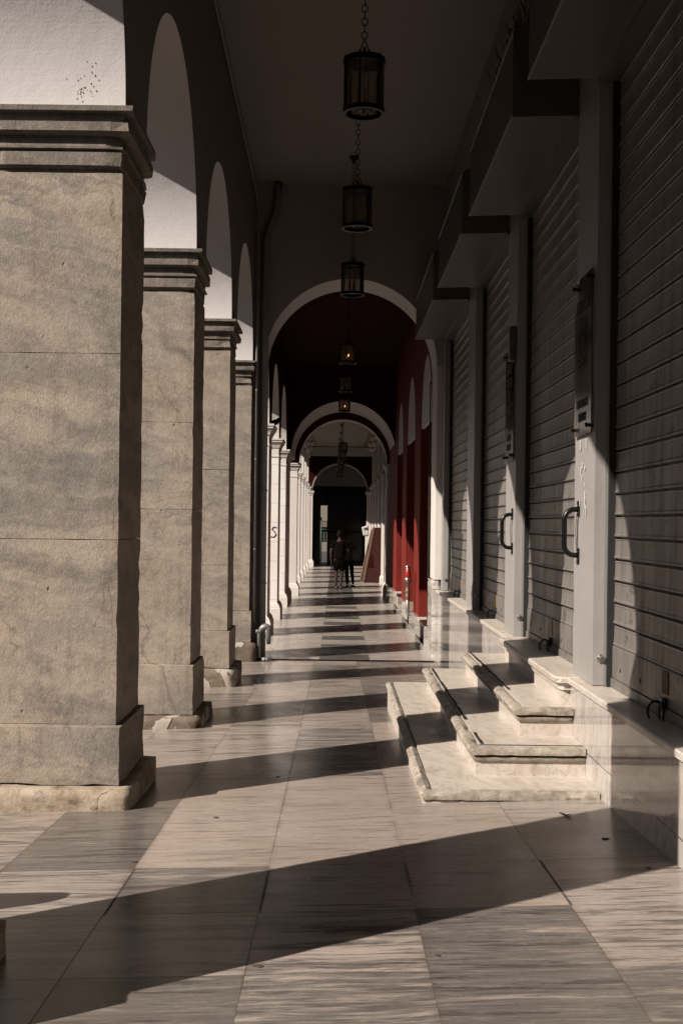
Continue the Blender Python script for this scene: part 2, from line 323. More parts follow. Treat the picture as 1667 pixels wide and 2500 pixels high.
# ------------------------------------------------------------------ mesh helpers
class MB:
    def __init__(s): s.v = []; s.f = []; s.mi = []; s.k = {}
    def vert(s, p, merge=False):
        if merge:
            key = (round(p[0], 5), round(p[1], 5), round(p[2], 5))
            if key in s.k: return s.k[key]
            s.k[key] = len(s.v)
        s.v.append(tuple(p)); return len(s.v) - 1
    def face(s, pts, mi=0, merge=False):
        ids = [s.vert(p, merge) for p in pts]
        if len(set(ids)) < 3: return
        s.f.append(ids); s.mi.append(mi)
    def box(s, x0, x1, y0, y1, z0, z1, mi=0):
        a = [(x0, y0, z0), (x1, y0, z0), (x1, y1, z0), (x0, y1, z0), (x0, y0, z1), (x1, y0, z1), (x1, y1, z1), (x0, y1, z1)]
        for q in ((0, 3, 2, 1), (4, 5, 6, 7), (0, 1, 5, 4), (1, 2, 6, 5), (2, 3, 7, 6), (3, 0, 4, 7)): s.face([a[i] for i in q], mi)
    def bbox(s, x0, x1, y0, y1, z0, z1, b=.004, mi=0):
        """box with small bevelled edges"""
        s.ring(x0 + b, x1 - b, y0 + b, y1 - b, [(z0, 0), (z0 + b, b), (z1 - b, b), (z1, 0)], mi)
    def ring(s, x0, x1, y0, y1, prof, mi=0, n=1, jit=0.):
        """rectangular loft: profile of (z, outward offset)"""
        rows = []
        for z, p in prof:
            X0, X1, Y0, Y1 = x0 - p, x1 + p, y0 - p, y1 + p; r = []
            for (ax, ay), (bx, by) in (((X0, Y0), (X1, Y0)), ((X1, Y0), (X1, Y1)), ((X1, Y1), (X0, Y1)), ((X0, Y1), (X0, Y0))):
                for i in range(n):
                    t = i / n; q = Vector((ax + (bx - ax) * t, ay + (by - ay) * t, z))
                    if jit: 
                        w = noise.noise_vector(q * 6) * jit; 
                        if i == 0: q += (Vector(((x0 + x1) / 2, (y0 + y1) / 2, z)) - q).normalized() * max(0, .25 + noise.noise(q * 9)) * jit * 26
                        q += Vector((w.x, w.y, w.z * .6))
                    r.append(q)
            rows.append(r)
        m = len(rows[0])
        base = len(s.v)
        for r in rows:
            for q in r: s.v.append(tuple(q))
        for i in range(len(rows) - 1):
            for j in range(m):
                k = (j + 1) % m; s.f.append([base + i * m + j, base + i * m + k, base + (i + 1) * m + k, base + (i + 1) * m + j]); s.mi.append(mi)
        s.f.append([base + j for j in range(m)][::-1]); s.mi.append(mi)
        s.f.append([base + (len(rows) - 1) * m + j for j in range(m)]); s.mi.append(mi)
    def rough(s, x0, x1, y0, y1, z0, z1, step=.06, amp=.004, chip=.02, freq=5, mi=0, bev=.006, seed=0., zk=1.):
        """box gridded on every side and worn by noise"""
        s.nc = getattr(s, 'nc', 0) + 1; cid = s.nc; lo = (x0, y0, z0); hi = (x1, y1, z1); N = [max(1, round((hi[i] - lo[i]) / step)) for i in range(3)]
        def P(ix):
            p = Vector([lo[i] + (hi[i] - lo[i]) * ix[i] / N[i] for i in range(3)]); d = Vector((0, 0, 0)); n = 0
            for i in range(3):
                if ix[i] == 0: d[i] = -1; n += 1
                elif ix[i] == N[i]: d[i] = 1; n += 1
            q = p * freq + Vector((seed, 0, 0))
            o = amp * noise.noise(q)
            if n >= 2: o -= (bev + chip * max(0, noise.noise(q * 1.7 + Vector((5, 5, 5))) - .05)) * (zk if d.z and not (d.x and d.y) else 1)
            if n == 3: d.z *= zk
            return p + d * o
        for ax in range(3):
            a, b = [i for i in range(3) if i != ax]
            for side in (0, N[ax]):
                for i in range(N[a]):
                    for j in range(N[b]):
                        cs = []
                        for di, dj in ((0, 0), (1, 0), (1, 1), (0, 1)):
                            ix = [0, 0, 0]; ix[ax] = side; ix[a] = i + di; ix[b] = j + dj; key = tuple(ix) + ('r', cid)
                            if key not in s.k: s.k[key] = len(s.v); s.v.append(tuple(P(ix)))
                            cs.append(s.k[key])
                        flip = (side == 0) ^ (ax == 1)
                        s.f.append(cs[::-1] if flip else cs); s.mi.append(mi)
    def prism(s, pts, ax, a0, a1, mi=0):
        """polygon in the plane across axis ax ('x','y','z'), pushed from a0 to a1"""
        def W(p, a): return {'x': (a, p[0], p[1]), 'y': (p[0], a, p[1]), 'z': (p[0], p[1], a)}[ax]
        A = [W(p, a0) for p in pts]; B = [W(p, a1) for p in pts]; n = len(pts)
        s.face(A, mi); s.face(B[::-1], mi)
        for i in range(n): s.face([A[i], B[i], B[(i + 1) % n], A[(i + 1) % n]], mi)
    def tube(s, path, r, n=10, mi=0, cap=True, radii=None):
        P = [Vector(p) for p in path]; rows = []; up = None
        for i, p in enumerate(P):
            d = (P[min(i + 1, len(P) - 1)] - P[max(i - 1, 0)]).normalized()
            if up is None: up = d.orthogonal().normalized()
            up = (up - d * up.dot(d)).normalized(); w = d.cross(up); rr = radii[i] if radii else r
            rows.append([p + (up * math.cos(2 * math.pi * k / n) + w * math.sin(2 * math.pi * k / n)) * rr for k in range(n)])
        s.rows(rows, mi, cap)
    def rows(s, rows, mi=0, cap=True):
        n = len(rows[0]); b = len(s.v)
        for r in rows:
            for q in r: s.v.append(tuple(q))
        for i in range(len(rows) - 1):
            for j in range(n): s.f.append([b + i * n + j, b + i * n + (j + 1) % n, b + (i + 1) * n + (j + 1) % n, b + (i + 1) * n + j]); s.mi.append(mi)
        if cap: s.f.append([b + j for j in range(n)][::-1]); s.f.append([b + (len(rows) - 1) * n + j for j in range(n)]); s.mi += [mi, mi]
    def lathe(s, prof, c=(0, 0, 0), n=20, mi=0, cap=True):
        s.rows([[Vector(c) + Vector((r * math.cos(2 * math.pi * k / n), r * math.sin(2 * math.pi * k / n), z)) for k in range(n)] for z, r in prof], mi, cap)
    def torus(s, c, R1, r, axis='z', n=16, m=6, mi=0, sx=1, sz=1):
        c = Vector(c); rows = []; b = len(s.v)
        for i in range(n):
            a = 2 * math.pi * i / n
            for k in range(m):
                t = 2 * math.pi * k / m; q = Vector(((R1 * sx + r * math.cos(t)) * math.cos(a), (R1 * sz + r * math.cos(t)) * math.sin(a), r * math.sin(t)))
                if axis == 'x': q = Vector((q.z, q.x, q.y))
                elif axis == 'y': q = Vector((q.x, q.z, q.y))
                s.v.append(tuple(c + q))
        for i in range(n):
            for k in range(m):
                i2 = (i + 1) % n; k2 = (k + 1) % m; s.f.append([b + i * m + k, b + i2 * m + k, b + i2 * m + k2, b + i * m + k2]); s.mi.append(mi)
    def build(s, name, mats, parent=None, smooth=False, origin=None, fix=True):
        me = bpy.data.meshes.new(name)
        v = s.v
        if origin is not None: v = [(p[0] - origin[0], p[1] - origin[1], p[2] - origin[2]) for p in v]
        me.from_pydata(v, [], s.f)
        if not isinstance(mats, (list, tuple)): mats = [mats]
        for m in mats: me.materials.append(MT[m] if isinstance(m, str) else m)
        for p, i in zip(me.polygons, s.mi): p.material_index = i
        if fix:
            b = bmesh.new(); b.from_mesh(me); bmesh.ops.recalc_face_normals(b, faces=b.faces); b.to_mesh(me); b.free()
        if smooth: me.shade_smooth() if smooth is True else me.shade_smooth()
        o = bpy.data.objects.new(name, me); COL.objects.link(o)
        if parent: o.parent = parent
        if origin is not None and not parent: o.location = origin
        elif origin is not None: o.location = Vector(origin) - parent.location
        elif parent is not None: o.matrix_parent_inverse = Matrix.Translation(parent.location).inverted()
        if smooth == 'auto':
            try:
                me.set_sharp_from_angle(angle=R(35))
            except Exception: pass
        return o

def build_each(mb, name, mats, parent=None, **k):
    """one object for every separate piece of the mesh"""
    up = list(range(len(mb.v)))
    def root(i):
        while up[i] != i: up[i] = up[up[i]]; i = up[i]
        return i
    pos = {}
    for i, p in enumerate(mb.v):
        q = (round(p[0], 5), round(p[1], 5), round(p[2], 5))
        if q in pos: up[root(i)] = root(pos[q])
        else: pos[q] = i
    for f in mb.f:
        for a in f[1:]: up[root(a)] = root(f[0])
    g = {}
    for f, m in zip(mb.f, mb.mi): g.setdefault(root(f[0]), []).append((f, m))
    out = []
    for fs in g.values():
        n = MB(); mp = {}
        for f, m in fs:
            for a in f:
                if a not in mp: mp[a] = len(n.v); n.v.append(mb.v[a])
            n.f.append([mp[a] for a in f]); n.mi.append(m)
        out.append(n.build(name, mats, parent, **k))
    return out

def tag(o, label=None, cat=None, group=None, kind=None):
    for k, v in (('label', label), ('category', cat), ('group', group), ('kind', kind)):
        if v: o[k] = v
    return o
def thing(name, label, cat, loc=(0, 0, 0), group=None):
    o = bpy.data.objects.new(name, None); o.location = loc; o.empty_display_size = .2; COL.objects.link(o); return tag(o, label, cat, group)
def struct(name, mb, mats, **k): return tag(mb.build(name, mats, **k), kind='structure')
def copy_tree(o, parent=None, delta=None):
    c = o.copy(); COL.objects.link(c)
    if parent is not None: c.parent = parent
    elif delta is not None: c.location = Vector(o.location) + Vector(delta)
    for ch in [x for x in bpy.data.objects if x.parent == o and x is not c]: copy_tree(ch, c)
    return c
def children(o): return [x for x in bpy.data.objects if x.parent == o]

def arch_wall(mb, ax, w0, w1, a0, a1, ops, zs, zt, mats=(0, 1, 2), seg=28, zc=None):
    """wall above the springing line. runs along y (ax='y', thickness in x from w0 to w1) or along x."""
    def W(a, w, z): return (w, a, z) if ax == 'y' else (a, w, z)
    def pane(a, b, za, zb):
        mb.face([W(a, w0, za), W(b, w0, zb), W(b, w0, zt), W(a, w0, zt)], mats[0]); mb.face([W(a, w1, za), W(b, w1, zb), W(b, w1, zt), W(a, w1, zt)], mats[1])
    cur = a0
    for c, r in sorted(ops):
        if c - r > cur + 1e-4:
            pane(cur, c - r, zs, zs); mb.face([W(cur, w0, zs), W(c - r, w0, zs), W(c - r, w1, zs), W(cur, w1, zs)], mats[2])
        pts = [(c - r * math.cos(math.pi * i / seg), zs + r * math.sin(math.pi * i / seg)) for i in range(seg + 1)]
        for (p, q), (u, v) in zip(pts, pts[1:]):
            pane(p, u, q, v); mb.face([W(p, w0, q), W(u, w0, v), W(u, w1, v), W(p, w1, q)], mats[2])
        cur = c + r
    if cur < a1 - 1e-4:
        pane(cur, a1, zs, zs); mb.face([W(cur, w0, zs), W(a1, w0, zs), W(a1, w1, zs), W(cur, w1, zs)], mats[2])
    mb.face([W(a0, w0, zt), W(a1, w0, zt), W(a1, w1, zt), W(a0, w1, zt)], mats[1])
    for a in (a0, a1): mb.face([W(a, w0, zs), W(a, w1, zs), W(a, w1, zt), W(a, w0, zt)], mats[1])

def flz(x, y):
    if y > 17.2: return 0.
    return .69 - .0407 * y + .034 * x * max(0, min(1, (17 - y) / 6))
def fl(x, y): return max(flz(x, y), 0) if y > 16.5 else flz(x, y)

# ------------------------------------------------------------------ ground and paving
mb = MB()
xs = [-3.2 + .3 * i for i in range(17)] ; ys = [-13 + .5 * i for i in range(61)]
ys = [y for y in ys if y < 17.2] + [17.22]
for i in range(len(xs) - 1):
    for j in range(len(ys) - 1):
        mb.face([(a, b, fl(a, b) if b < 17.2 else 0) for a, b in ((xs[i], ys[j]), (xs[i + 1], ys[j]), (xs[i + 1], ys[j + 1]), (xs[i], ys[j + 1]))], 0, True)
pav = struct('paving', mb, 'floor1', fix=False); pav.data.shade_smooth()
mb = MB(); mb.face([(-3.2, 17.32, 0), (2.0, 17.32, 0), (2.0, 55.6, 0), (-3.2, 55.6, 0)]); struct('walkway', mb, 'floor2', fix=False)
mb = MB()
mb.box(-3.3, -3.2, 17.3, 55.6, -.16, .004); mb.box(-3.3, 2.2, 55.6, 55.85, -.16, .012)
for j in range(-13, 17, 2): mb.prism([(-3.3, flz(-3.2, j) - .25), (-3.2, flz(-3.2, j) - .25), (-3.2, flz(-3.2, j) + .002), (-3.3, flz(-3.2, j) + .002)], 'y', j, j + 1.99)
struct('kerb', mb, 'kerb')
mb = MB()
for (y0, z0), (y1, z1) in (((-120, 3.), (-40, 2.)), ((-40, 2.), (17, -.16)), ((17, -.16), (400, -.16))):
    mb.face([(-300, y0, z0), (-3.25, y0, z0), (-3.25, y1, z1), (-300, y1, z1)]); 
    mb.face([(-3.25, y0, z0 - (.0 if y0 > 0 else 0)), (300, y0, z0), (300, y1, z1), (-3.25, y1, z1)]) if y0 >= 17 else mb.face([(-3.25, y0, z0 - .6), (300, y0, z0 - .6), (300, y1, z1 - .3), (-3.25, y1, z1 - .3)])
struct('street', mb, 'asphalt')

# ------------------------------------------------------------------ first building: stone piers, arches, ceiling
XI, XO = -1.23, -1.98
PY = [3.33 + 3.46 * i for i in range(-5, 5)]; PD = .75
ZS = 4.325
CAP = [(0, .001), (.018, .001), (.020, .012), (.034, .028), (.108, .030), (.110, .016), (.122, .016), (.126, .040), (.138, .042), (.140, .026), (.200, .026), (.203, .056), (.216, .074), (.266, .077), (.268, .048), (.322, .050), (.324, .090), (.352, .094)]
PLZ = {0: .60, 1: .495, 2: .335, 3: .315, 4: .27}
LAB = {0: 'stone pier cut by the lower left edge, only its plinth corner showing', 1: 'biggest tooled stone pier, nearest the viewer, standing on a low cracked plinth in sun',
       2: 'second stone pier from the viewer, with a white patch broken into its plinth', 3: 'third stone pier, behind the one with the widest broken plinth', 4: 'last stone pier on the left, beside the grey downpipes'}
for n, y in enumerate(PY):
    i = n - 5
    zf = flz(XI, y)
    if i < -4: continue
    zp = PLZ.get(i, zf + .12) if i >= 0 else zf + .12
    zd = {1: .83}.get(i, zp + .43)
    if i == 4: zd = .72
    st = .075 if i <= 2 else .15
    t = thing('stone_pier', LAB.get(i, 'tooled stone pier behind the viewer, outside the picture'), 'pier', ((XI + XO) / 2, y + PD / 2, zf), 'stone piers carrying the arches')
    s_ = .045 if i in (0, 1, 2) else .09
    mb = MB(); mb.rough(XO - .12, XI + .105, y - .19, y + PD + .08, zf - .25, zp, s_, .008 if i == 1 else .011, .04 if i == 1 else .08, 7, seed=i * 3.1); mb.build('plinth', 'pplinth' if i in (0, 1) else 'rstone', t, smooth=True)
    mb = MB(); mb.rough(XO - .03, XI + .03, y - .10, y + PD + .02, zp + .001, zd, st, .0015, .02, 8, seed=i, bev=.004); mb.build('base_block', 'stone', t, smooth='auto')
    mb = MB()
    zj = [zd + .001, 1.885, 2.945, 3.974] if i == 1 else [zd + .001, 1.5 + .3 * (i % 3), 2.6 + .25 * ((i * 2) % 3), 3.974]
    for a, b in zip(zj, zj[1:]): mb.rough(XO, XI - .004, y - .03, y + PD, a, b - .0022, st, .0018, .014, 8, seed=i, bev=.003, zk=.2)
    mb.build('shaft', 'stone', t, smooth='auto')
    mb = MB(); mb.ring(XO, XI - .030, y - .03, y + PD - .01, [(3.972 + z, p) for z, p in CAP], n=8 if i <= 2 else 4, jit=.0018); mb.build('capital', 'capstone', t)
mb = MB()
ops = [((a + PD + b) / 2, (b - a - PD) / 2) for a, b in zip(PY, PY[1:])]
arch_wall(mb, 'y', XI, XO, -14, 18.3, ops, ZS, 8.6, (0, 1, 2), 150)
aw = thing('arcade_wall', 'tall plastered wall with round arches standing on the stone piers', 'wall')
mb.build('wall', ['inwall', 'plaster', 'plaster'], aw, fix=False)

CZ = 6.97
mb = MB(); random.seed(21); cy_, cr_ = ops[5]
for k in range(34):
    u = random.gauss(0, 1); v = random.gauss(0, .5); x = -1.47 + .030 * u + .05 * v; z = .14 + .05 * u - .05 * v
    if z < .01: continue
    yy = cy_ + math.sqrt(cr_ ** 2 - z * z); q = random.uniform(.0015, .0045)
    mb.prism([(x + q * math.cos(a), ZS + z + q * math.sin(a) * 1.3) for a in [2 * math.pi * j / 7 for j in range(7)]], 'y', yy - .0015, yy + .006)
build_each(mb, 'rust_speck', 'rust', aw)
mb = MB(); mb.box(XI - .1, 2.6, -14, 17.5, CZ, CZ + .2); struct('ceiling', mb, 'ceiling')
mb = MB(); mb.box(-2.0, 2.6, -14.3, -14, 0, 8); struct('skylight_stop', mb, 'inwall')  # unseen wall added behind the camera to keep skylight out

# cross wall with the big round arch between the two buildings
AC, AR, T0, T1 = .185, 1.265, 17.43, 18.33
MT['crosswall'] = plaster('mauve_grey_plaster', (.60, .52, .49), amt=.3)
t = thing('cross_arch', 'grey plastered cross wall with a wide round arch over the walkway', 'arch wall', (AC, T0, 0))
mb = MB(); arch_wall(mb, 'x', T0, T1, XI, 1.62, [(AC, AR)], ZS, CZ, (0, 2, 1), 48); mb.build('wall', ['crosswall', 'plaster', 'red'], t, fix=False)
mb = MB(); mb.box(XI, AC - AR, T0, T1, -.1, ZS - .002); mb.build('jamb', 'grey', t)
mb = MB(); mb.rough(AC + AR, 1.62, T0, T1, 1.18, ZS - .002, .15, .004, .01, 4); mb.build('jamb', 'cream', t, smooth='auto')
mb = MB(); mb.rough(AC + AR - .035, AC + AR + .10, T0 - .035, T1 - .1, -.1, 1.175, .05, .006, .09, 9, seed=4); mb.rough(AC + AR + .104, 1.5, T0 - .03, T0 + .1, -.1, 1.03, .05, .004, .03, 9, seed=2); build_each(mb, 'cracked_base', 'wmarble', t, smooth='auto')
mb = MB(); mb.tube([(AC + AR - .02, T0 + .22, .05), (AC + AR - .022, T0 + .2, .62)], .007, 6); mb.build('cable', 'rubber', t)
mb = MB(); mb.box(AC + AR - .035, AC + AR - .02, T1 - .09, T1 - .05, .39, 4.2); mb.build('door_seal', 'rubber', t)

# ------------------------------------------------------------------ right-hand bank front
t = thing('bank_front', 'grey bank shop front with roller shutters, canopy boxes and a polished marble plinth', 'building', (1.5, 8, .5))
XW, XS = 1.54, 1.66
posts = [(-12.5, -11.9), (-9.3, -8.7), (-6.15, -5.55), (-3, -2.4), (.15, .75), (3.95, 4.55), (7.10, 7.70), (10.24, 10.82), (13.35, 14.03)]
ends = [(-14, posts[0][0])] + [(a[1], b[0]) for a, b in zip(posts, posts[1:])] + [(posts[-1][1], 17.12)]
mb = MB()
mb.box(1.55, 2.6, -14, 17.43, 4.66, CZ + .1)
for a, b in posts:
    m2 = MB(); m2.rough(XW, 1.62, a, b, 1.041, 4.659, .10, .0015, .004, 9, bev=.002, seed=a); m2.build('pillar', 'grey', t, smooth='auto')
mb.rough(XW, 1.62, 17.12, 17.425, 1.041, 4.659, .1, .003, .01, 6)
for a, b in posts: mb.box(1.62, 2.6, a, b, 1.041, 4.659)
mb.box(1.62, 2.6, 17.12, 17.42, 1.041, 4.659)
mb.build('wall', 'grey', t, smooth='auto')
mb = MB(); mb.box(1.495, 2.6, -14, 17.39, -.2, .999); mb.build('plinth', 'wmarble', t)
mb = MB()
for a, b in ((-14, 1.2), (1.204, 4.3), (4.304, 7.50), (10.08, 13.2), (13.204, 17.40)):
    mb.ring(1.475, 1.80, a, b, [(1.0, 0), (1.004, .004), (1.032, .006), (1.040, 0)], n=1)
mb.ring(1.42, 1.80, 7.505, 10.075, [(.958, 0), (.962, .0), (.985, .004), (.992, .016), (1.004, .022), (1.006, .030), (1.034, .032), (1.043, .022)], n=12, jit=.002)
mb.box(1.44, 1.5, 7.53, 10.05, .86, .957)
mb.build('ledge', 'ledge', t)
def shutter(y0, y1, near):
    z0, z1, p = 1.043, 4.66, .1285
    sh = thing('x', None, None); bpy.data.objects.remove(sh)
    mb = MB(); prof = []
    z = z0 + .24
    prof.append((XS, z - .1))
    while z < z1 + .05:
        prof += [(XS + .020, z), (XS + .018, z + .006), (XS - .003, z + .0065), (XS - .009, z + .011), (XS - .0095, z + .018), (XS - .005, z + .026), (XS - .003, z + .065), (XS - .003, z + .112), (XS - .006, z + .119), (XS - .003, z + .1225), (XS + .020, z + .123)]
        z += p
    n = 12 if near else 4
    for (xa, za), (xb, zb) in zip(prof, prof[1:]):
        mb.face([(xa, y0 + .05, za), (xa, y1 - .05, za), (xb, y1 - .05, zb), (xb, y0 + .05, zb)], 0, True)
    o = mb.build('roller_shutter', 'shutter', t, fix=False)
    mb = MB(); mb.bbox(XS - .012, XS + .012, y0 + .05, y1 - .05, z0 + .055, z0 + .245, .004); mb.bbox(XS - .022, XS + .012, y0 + .04, y1 - .045, z0 + .001, z0 + .053, .003); mb.build('bottom_rail', 'shutter', o)
    ym = (y0 + y1) / 2
    mb = MB()
    for yy in (y0 + .5, y0 + .95, y1 - .25, y1 - .7): mb.torus((XS - .013, yy, z0 + .12), .006, .002, 'x', 10, 5, sz=2.)
    build_each(mb, 'bolt_slot', 'iron', o)
    for r_ in (0,):
        mb = MB(); mb.torus((XS - .055, ym + .1, z0 + .03), .042, .006, 'y', 18, 6, sz=1.25); mb.torus((XS - .045, ym + .04, z0 + .03), .042, .005, 'x', 18, 6, sz=1.2); mb.bbox(XS - .03, XS - .012, ym + .05, ym + .13, z0 + .03, z0 + .10); mb.build('lock_ring', 'iron', o, smooth=True)
    for yy in (y0 + .02, y1 - .05):
        mb = MB(); mb.box(1.618, 1.70, yy, yy + .03, z0, z1); mb.build('guide_gap', 'rubber', t)
    mb = MB(); mb.bbox(1.60, 1.64, y1 - .018, y1 - .001, z0, z1, .003); mb.bbox(1.60, 1.64, y0 + .001, y0 + .018, z0, z1, .003); build_each(mb, 'guide_rail', 'rail', t)
    mb = MB(); mb.box(1.70, 1.75, y0, y1, z0, z1); mb.build('shutter_backing', 'darkmetal', o)
    mb = MB(); mb.lathe([(0, .026), (.006, .028), (.012, .022), (.02, .018), (.034, .016), (.034, .006)], n=14)
    mb.v = [(1.595 - 0 + v[0], y1 + .002 - v[2], z0 + .16 + v[1]) for v in mb.v]; mb.build('lock_barrel', 'chrome', t, smooth='auto')
    return o
sh = [shutter(a, b, True) for a, b in ends if b > 0]
for o, col_ in ((sh[-3], 'sticker'), (sh[-2], 'sticker'), (sh[-1], 'sticker'), (sh[-4], 'rust')):
    v = [q.co for q in o.data.vertices]; ym = (min(q.y for q in v) + max(q.y for q in v)) / 2
    mb = MB(); mb.box(XS - .0165, XS - .0125, ym + .03, ym + .14, 1.043 + .12, 1.043 + .235); mb.build('warning_sticker', col_, o)
mb = MB(); mb.box(XS - .0165, XS - .0125, 7.78, 7.88, 1.14, 1.27); o = mb.build('barcode_sticker', 'label', sh[-3])
mb = MB()
for k in range(7): mb.box(XS - .019, XS - .017, 7.80, 7.86, 1.155 + k * .014, 1.155 + k * .014 + (.004 if k % 2 else .008))
mb.build('barcode_lines', 'ink', sh[-3])
for a, b in ends:
    if b < 2: continue
    a2, b2 = a + .04, b - .01
    mb = MB()
    mb.prism([(1.545, 4.67), (1.116, 4.655), (1.116, 5.21), (1.142, 5.24), (1.30, 5.30), (1.549, 5.36)], 'y', a2, b2)
    mb.box(1.53, 1.7, a + .002, b - .002, 4.64, 4.668)
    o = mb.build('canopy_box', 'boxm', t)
    mb = MB(); mb.box(1.108, 1.115, a2 - .002, b2 + .002, 4.652, 4.672); mb.box(1.108, 1.115, a2 - .002, b2 + .002, 5.20, 5.225)
    for k in range(3): mb.lathe([(0, .009), (-.004, .007)], (1.2 + k * .13, b2 - .05, 4.655 - .0), 8)
    build_each(mb, 'edge_trim', 'rail', o)
# pull handles
def handle(yc, zc, L=.40):
    mb = MB(); x0 = XW - .004
    pth = [(x0, yc, zc + L / 2 - .055)]
    for k in range(9): a = math.pi / 2 * k / 8; pth.append((x0 - .025 - .065 * math.sin(a), yc, zc + L / 2 - .055 - .065 * (1 - math.cos(a))))
    for k in range(9): a = math.pi / 2 * (1 - k / 8); pth.append((x0 - .025 - .065 * math.sin(a), yc, zc - L / 2 + .055 + .065 * (1 - math.cos(a))))
    pth.append((x0, yc, zc - L / 2 + .055)); mb.tube(pth, .0165, 14)
    o = mb.build('pull_handle', 'gloss', t, smooth=True)
    mb = MB()
    for z in (zc + L / 2 - .05, zc - L / 2 + .05):
        mb.bbox(XW - .012, XW - .001, yc - .022, yc + .022, z - .05, z + .05, .004)
        for dz in (-.036, .036): mb.lathe([(0, .006), (.006, .005)], (0, 0, 0), 8); n_ = 16; mb.v[-n_:] = [(XW - .011 - p[2], yc + p[0], z + dz + p[1]) for p in mb.v[-n_:]]
    build_each(mb, 'mounting_plate', 'gloss', o)
    mb = MB(); mb.tube([(XW - .014, yc + .012, zc + L / 2 - .09), (XW - .022, yc + .02, zc), (XW - .014, yc + .012, zc - L / 2 + .09)], .003, 6); mb.build('wire', 'galv', o)
handle(7.53, 1.955); handle(10.36, 1.945)
mb = MB()
random.seed(3)
for (yy, zz, w, h) in ((7.50, 2.50, .028, .085), (7.33, 2.50, .018, .09), (7.44, 2.37, .02, .05), (7.48, 2.34, .02, .06), (7.36, 2.35, .02, .03), (7.45, 2.30, .012, .05), (7.35, 2.16, .03, .12), (7.32, 2.09, .02, .09), (7.50, 2.14, .018, .05), (7.53, 2.10, .02, .06), (7.38, 2.08, .012, .04), (7.37, 2.25, .012, .03)):
    pts = []
    for k in range(12):
        a = 2 * math.pi * k / 12; q = random.uniform(.6, 1.1); pts.append((yy + math.cos(a) * w * .5 * q, zz + math.sin(a) * h * .5 * q))
    mb.prism(pts, 'x', XW - .0065, XW - .004)
build_each(mb, 'paint_splash', 'whitepaint', t)
# small alarm box between the second and third bay
mb = MB(); mb.bbox(XW - .06, XW - .006, 10.26, 10.36, 3.42, 3.72, .006); mb.build('alarm_box', 'boxm', t)

# name plates
def textmesh(lines, name, mat, parent, y0, x, font_size):
    """centred capitals on a panel facing the walkway"""
    for txt, z, size, sx in lines:
        cu = bpy.data.curves.new('t', 'FONT'); cu.body = txt; cu.size = size; cu.align_x = 'CENTER'; cu.align_y = 'CENTER'; cu.extrude = .0015; cu.resolution_u = 3; cu.offset = .0012
        o = bpy.data.objects.new('t', cu); COL.objects.link(o); dg = bpy.context.evaluated_depsgraph_get(); me = bpy.data.meshes.new_from_object(o.evaluated_get(dg))
        vs = []; fs = []; b = 0
        for v in me.vertices: vs.append((x - v.co.z, y0 - v.co.x * sx, z + v.co.y))
        for p in me.polygons: fs.append([b + i for i in p.vertices])
        bpy.data.objects.remove(o)
        mb = MB(); mb.v = vs; mb.f = fs; mb.mi = [0] * len(fs); mb.build(name, mat, parent)
def plate(ya, yb, za, zb, label, lines):
    s = thing('name_plate', label, 'sign', (XW, (ya + yb) / 2, za), 'bank name plates')
    mb = MB(); mb.bbox(1.518, 1.524, ya, yb, za, zb, .002); mb.build('panel', 'plexi', s)
    for yy in (ya + .04, yb - .04):
        for zz in (za + .045, zb - .045):
            mb = MB(); mb.lathe([(0, .011), (.03, .011), (.032, .014), (.048, .014), (.05, .01)], n=12); mb.v = [(XW - .004 - p[2] * .9, yy + p[0], zz + p[1]) for p in mb.v]; mb.build('spacer_bolt', 'iron', s)
    ym = (ya + yb) / 2
    textmesh([(a, E + b, c, d) for a, b, c, d in lines], 'lettering', 'ink', s, ym, 1.5155, 1)
plate(7.12, 7.63, E + .57, E + 1.56, 'tall clear name plate in English, mounted over the nearer door handle',
      [('NATIONAL', 1.375, .125, .60), ('BANK', 1.255, .115, .62), ('OF', 1.14, .115, .62), ('GREECE', 1.025, .12, .62), ("GEORGIOU A'", .765, .072, .72), ('BRANCH', .68, .072, .72)])
plate(10.26, 10.76, E + .57, E + 1.56, 'tall clear name plate in Greek, mounted over the farther door handle',
      [('ΕΘΝΙΚΗ', 1.375, .125, .60), ('ΤΡΑΠΕΖΑ', 1.255, .115, .60), ('ΤΗΣ', 1.14, .115, .62), ('ΕΛΛΑΔΟΣ', 1.025, .115, .62), ('ΚΑΤ/ΜΑ', .775, .072, .72), ("Α' ΓΕΩΡΓ.", .69, .072, .72)])

# bird spikes and nest rubbish on the second canopy
t2 = thing('bird_spikes', 'rusty bird spikes and nest straw on top of a canopy box', 'bird spikes', (1.2, 8.5, 5.3))
mb = MB(); random.seed(5)
for k in range(150):
    y = 7.35 + random.random() * 1.9; x = 1.16 + random.random() * .2; a = random.uniform(-.55, .3); L = random.uniform(.14, .24)
    mb.tube([(x, y, 5.24), (x + a * L, y + random.uniform(-.4, .4) * L, 5.24 + L)], .0022, 4)
mb.build('spike_row', 'spike', t2)
mb = MB()
for k in range(60):
    y = 7.75 + random.random() * 1.1; x = 1.15 + random.random() * .1
    mb.tube([(x, y, 5.23), (x - random.uniform(0, .05), y + random.uniform(-.2, .2), 5.27 + random.uniform(0, .06))], random.uniform(.006, .014), 5)
mb.build('nest_straw', 'straw', t2)

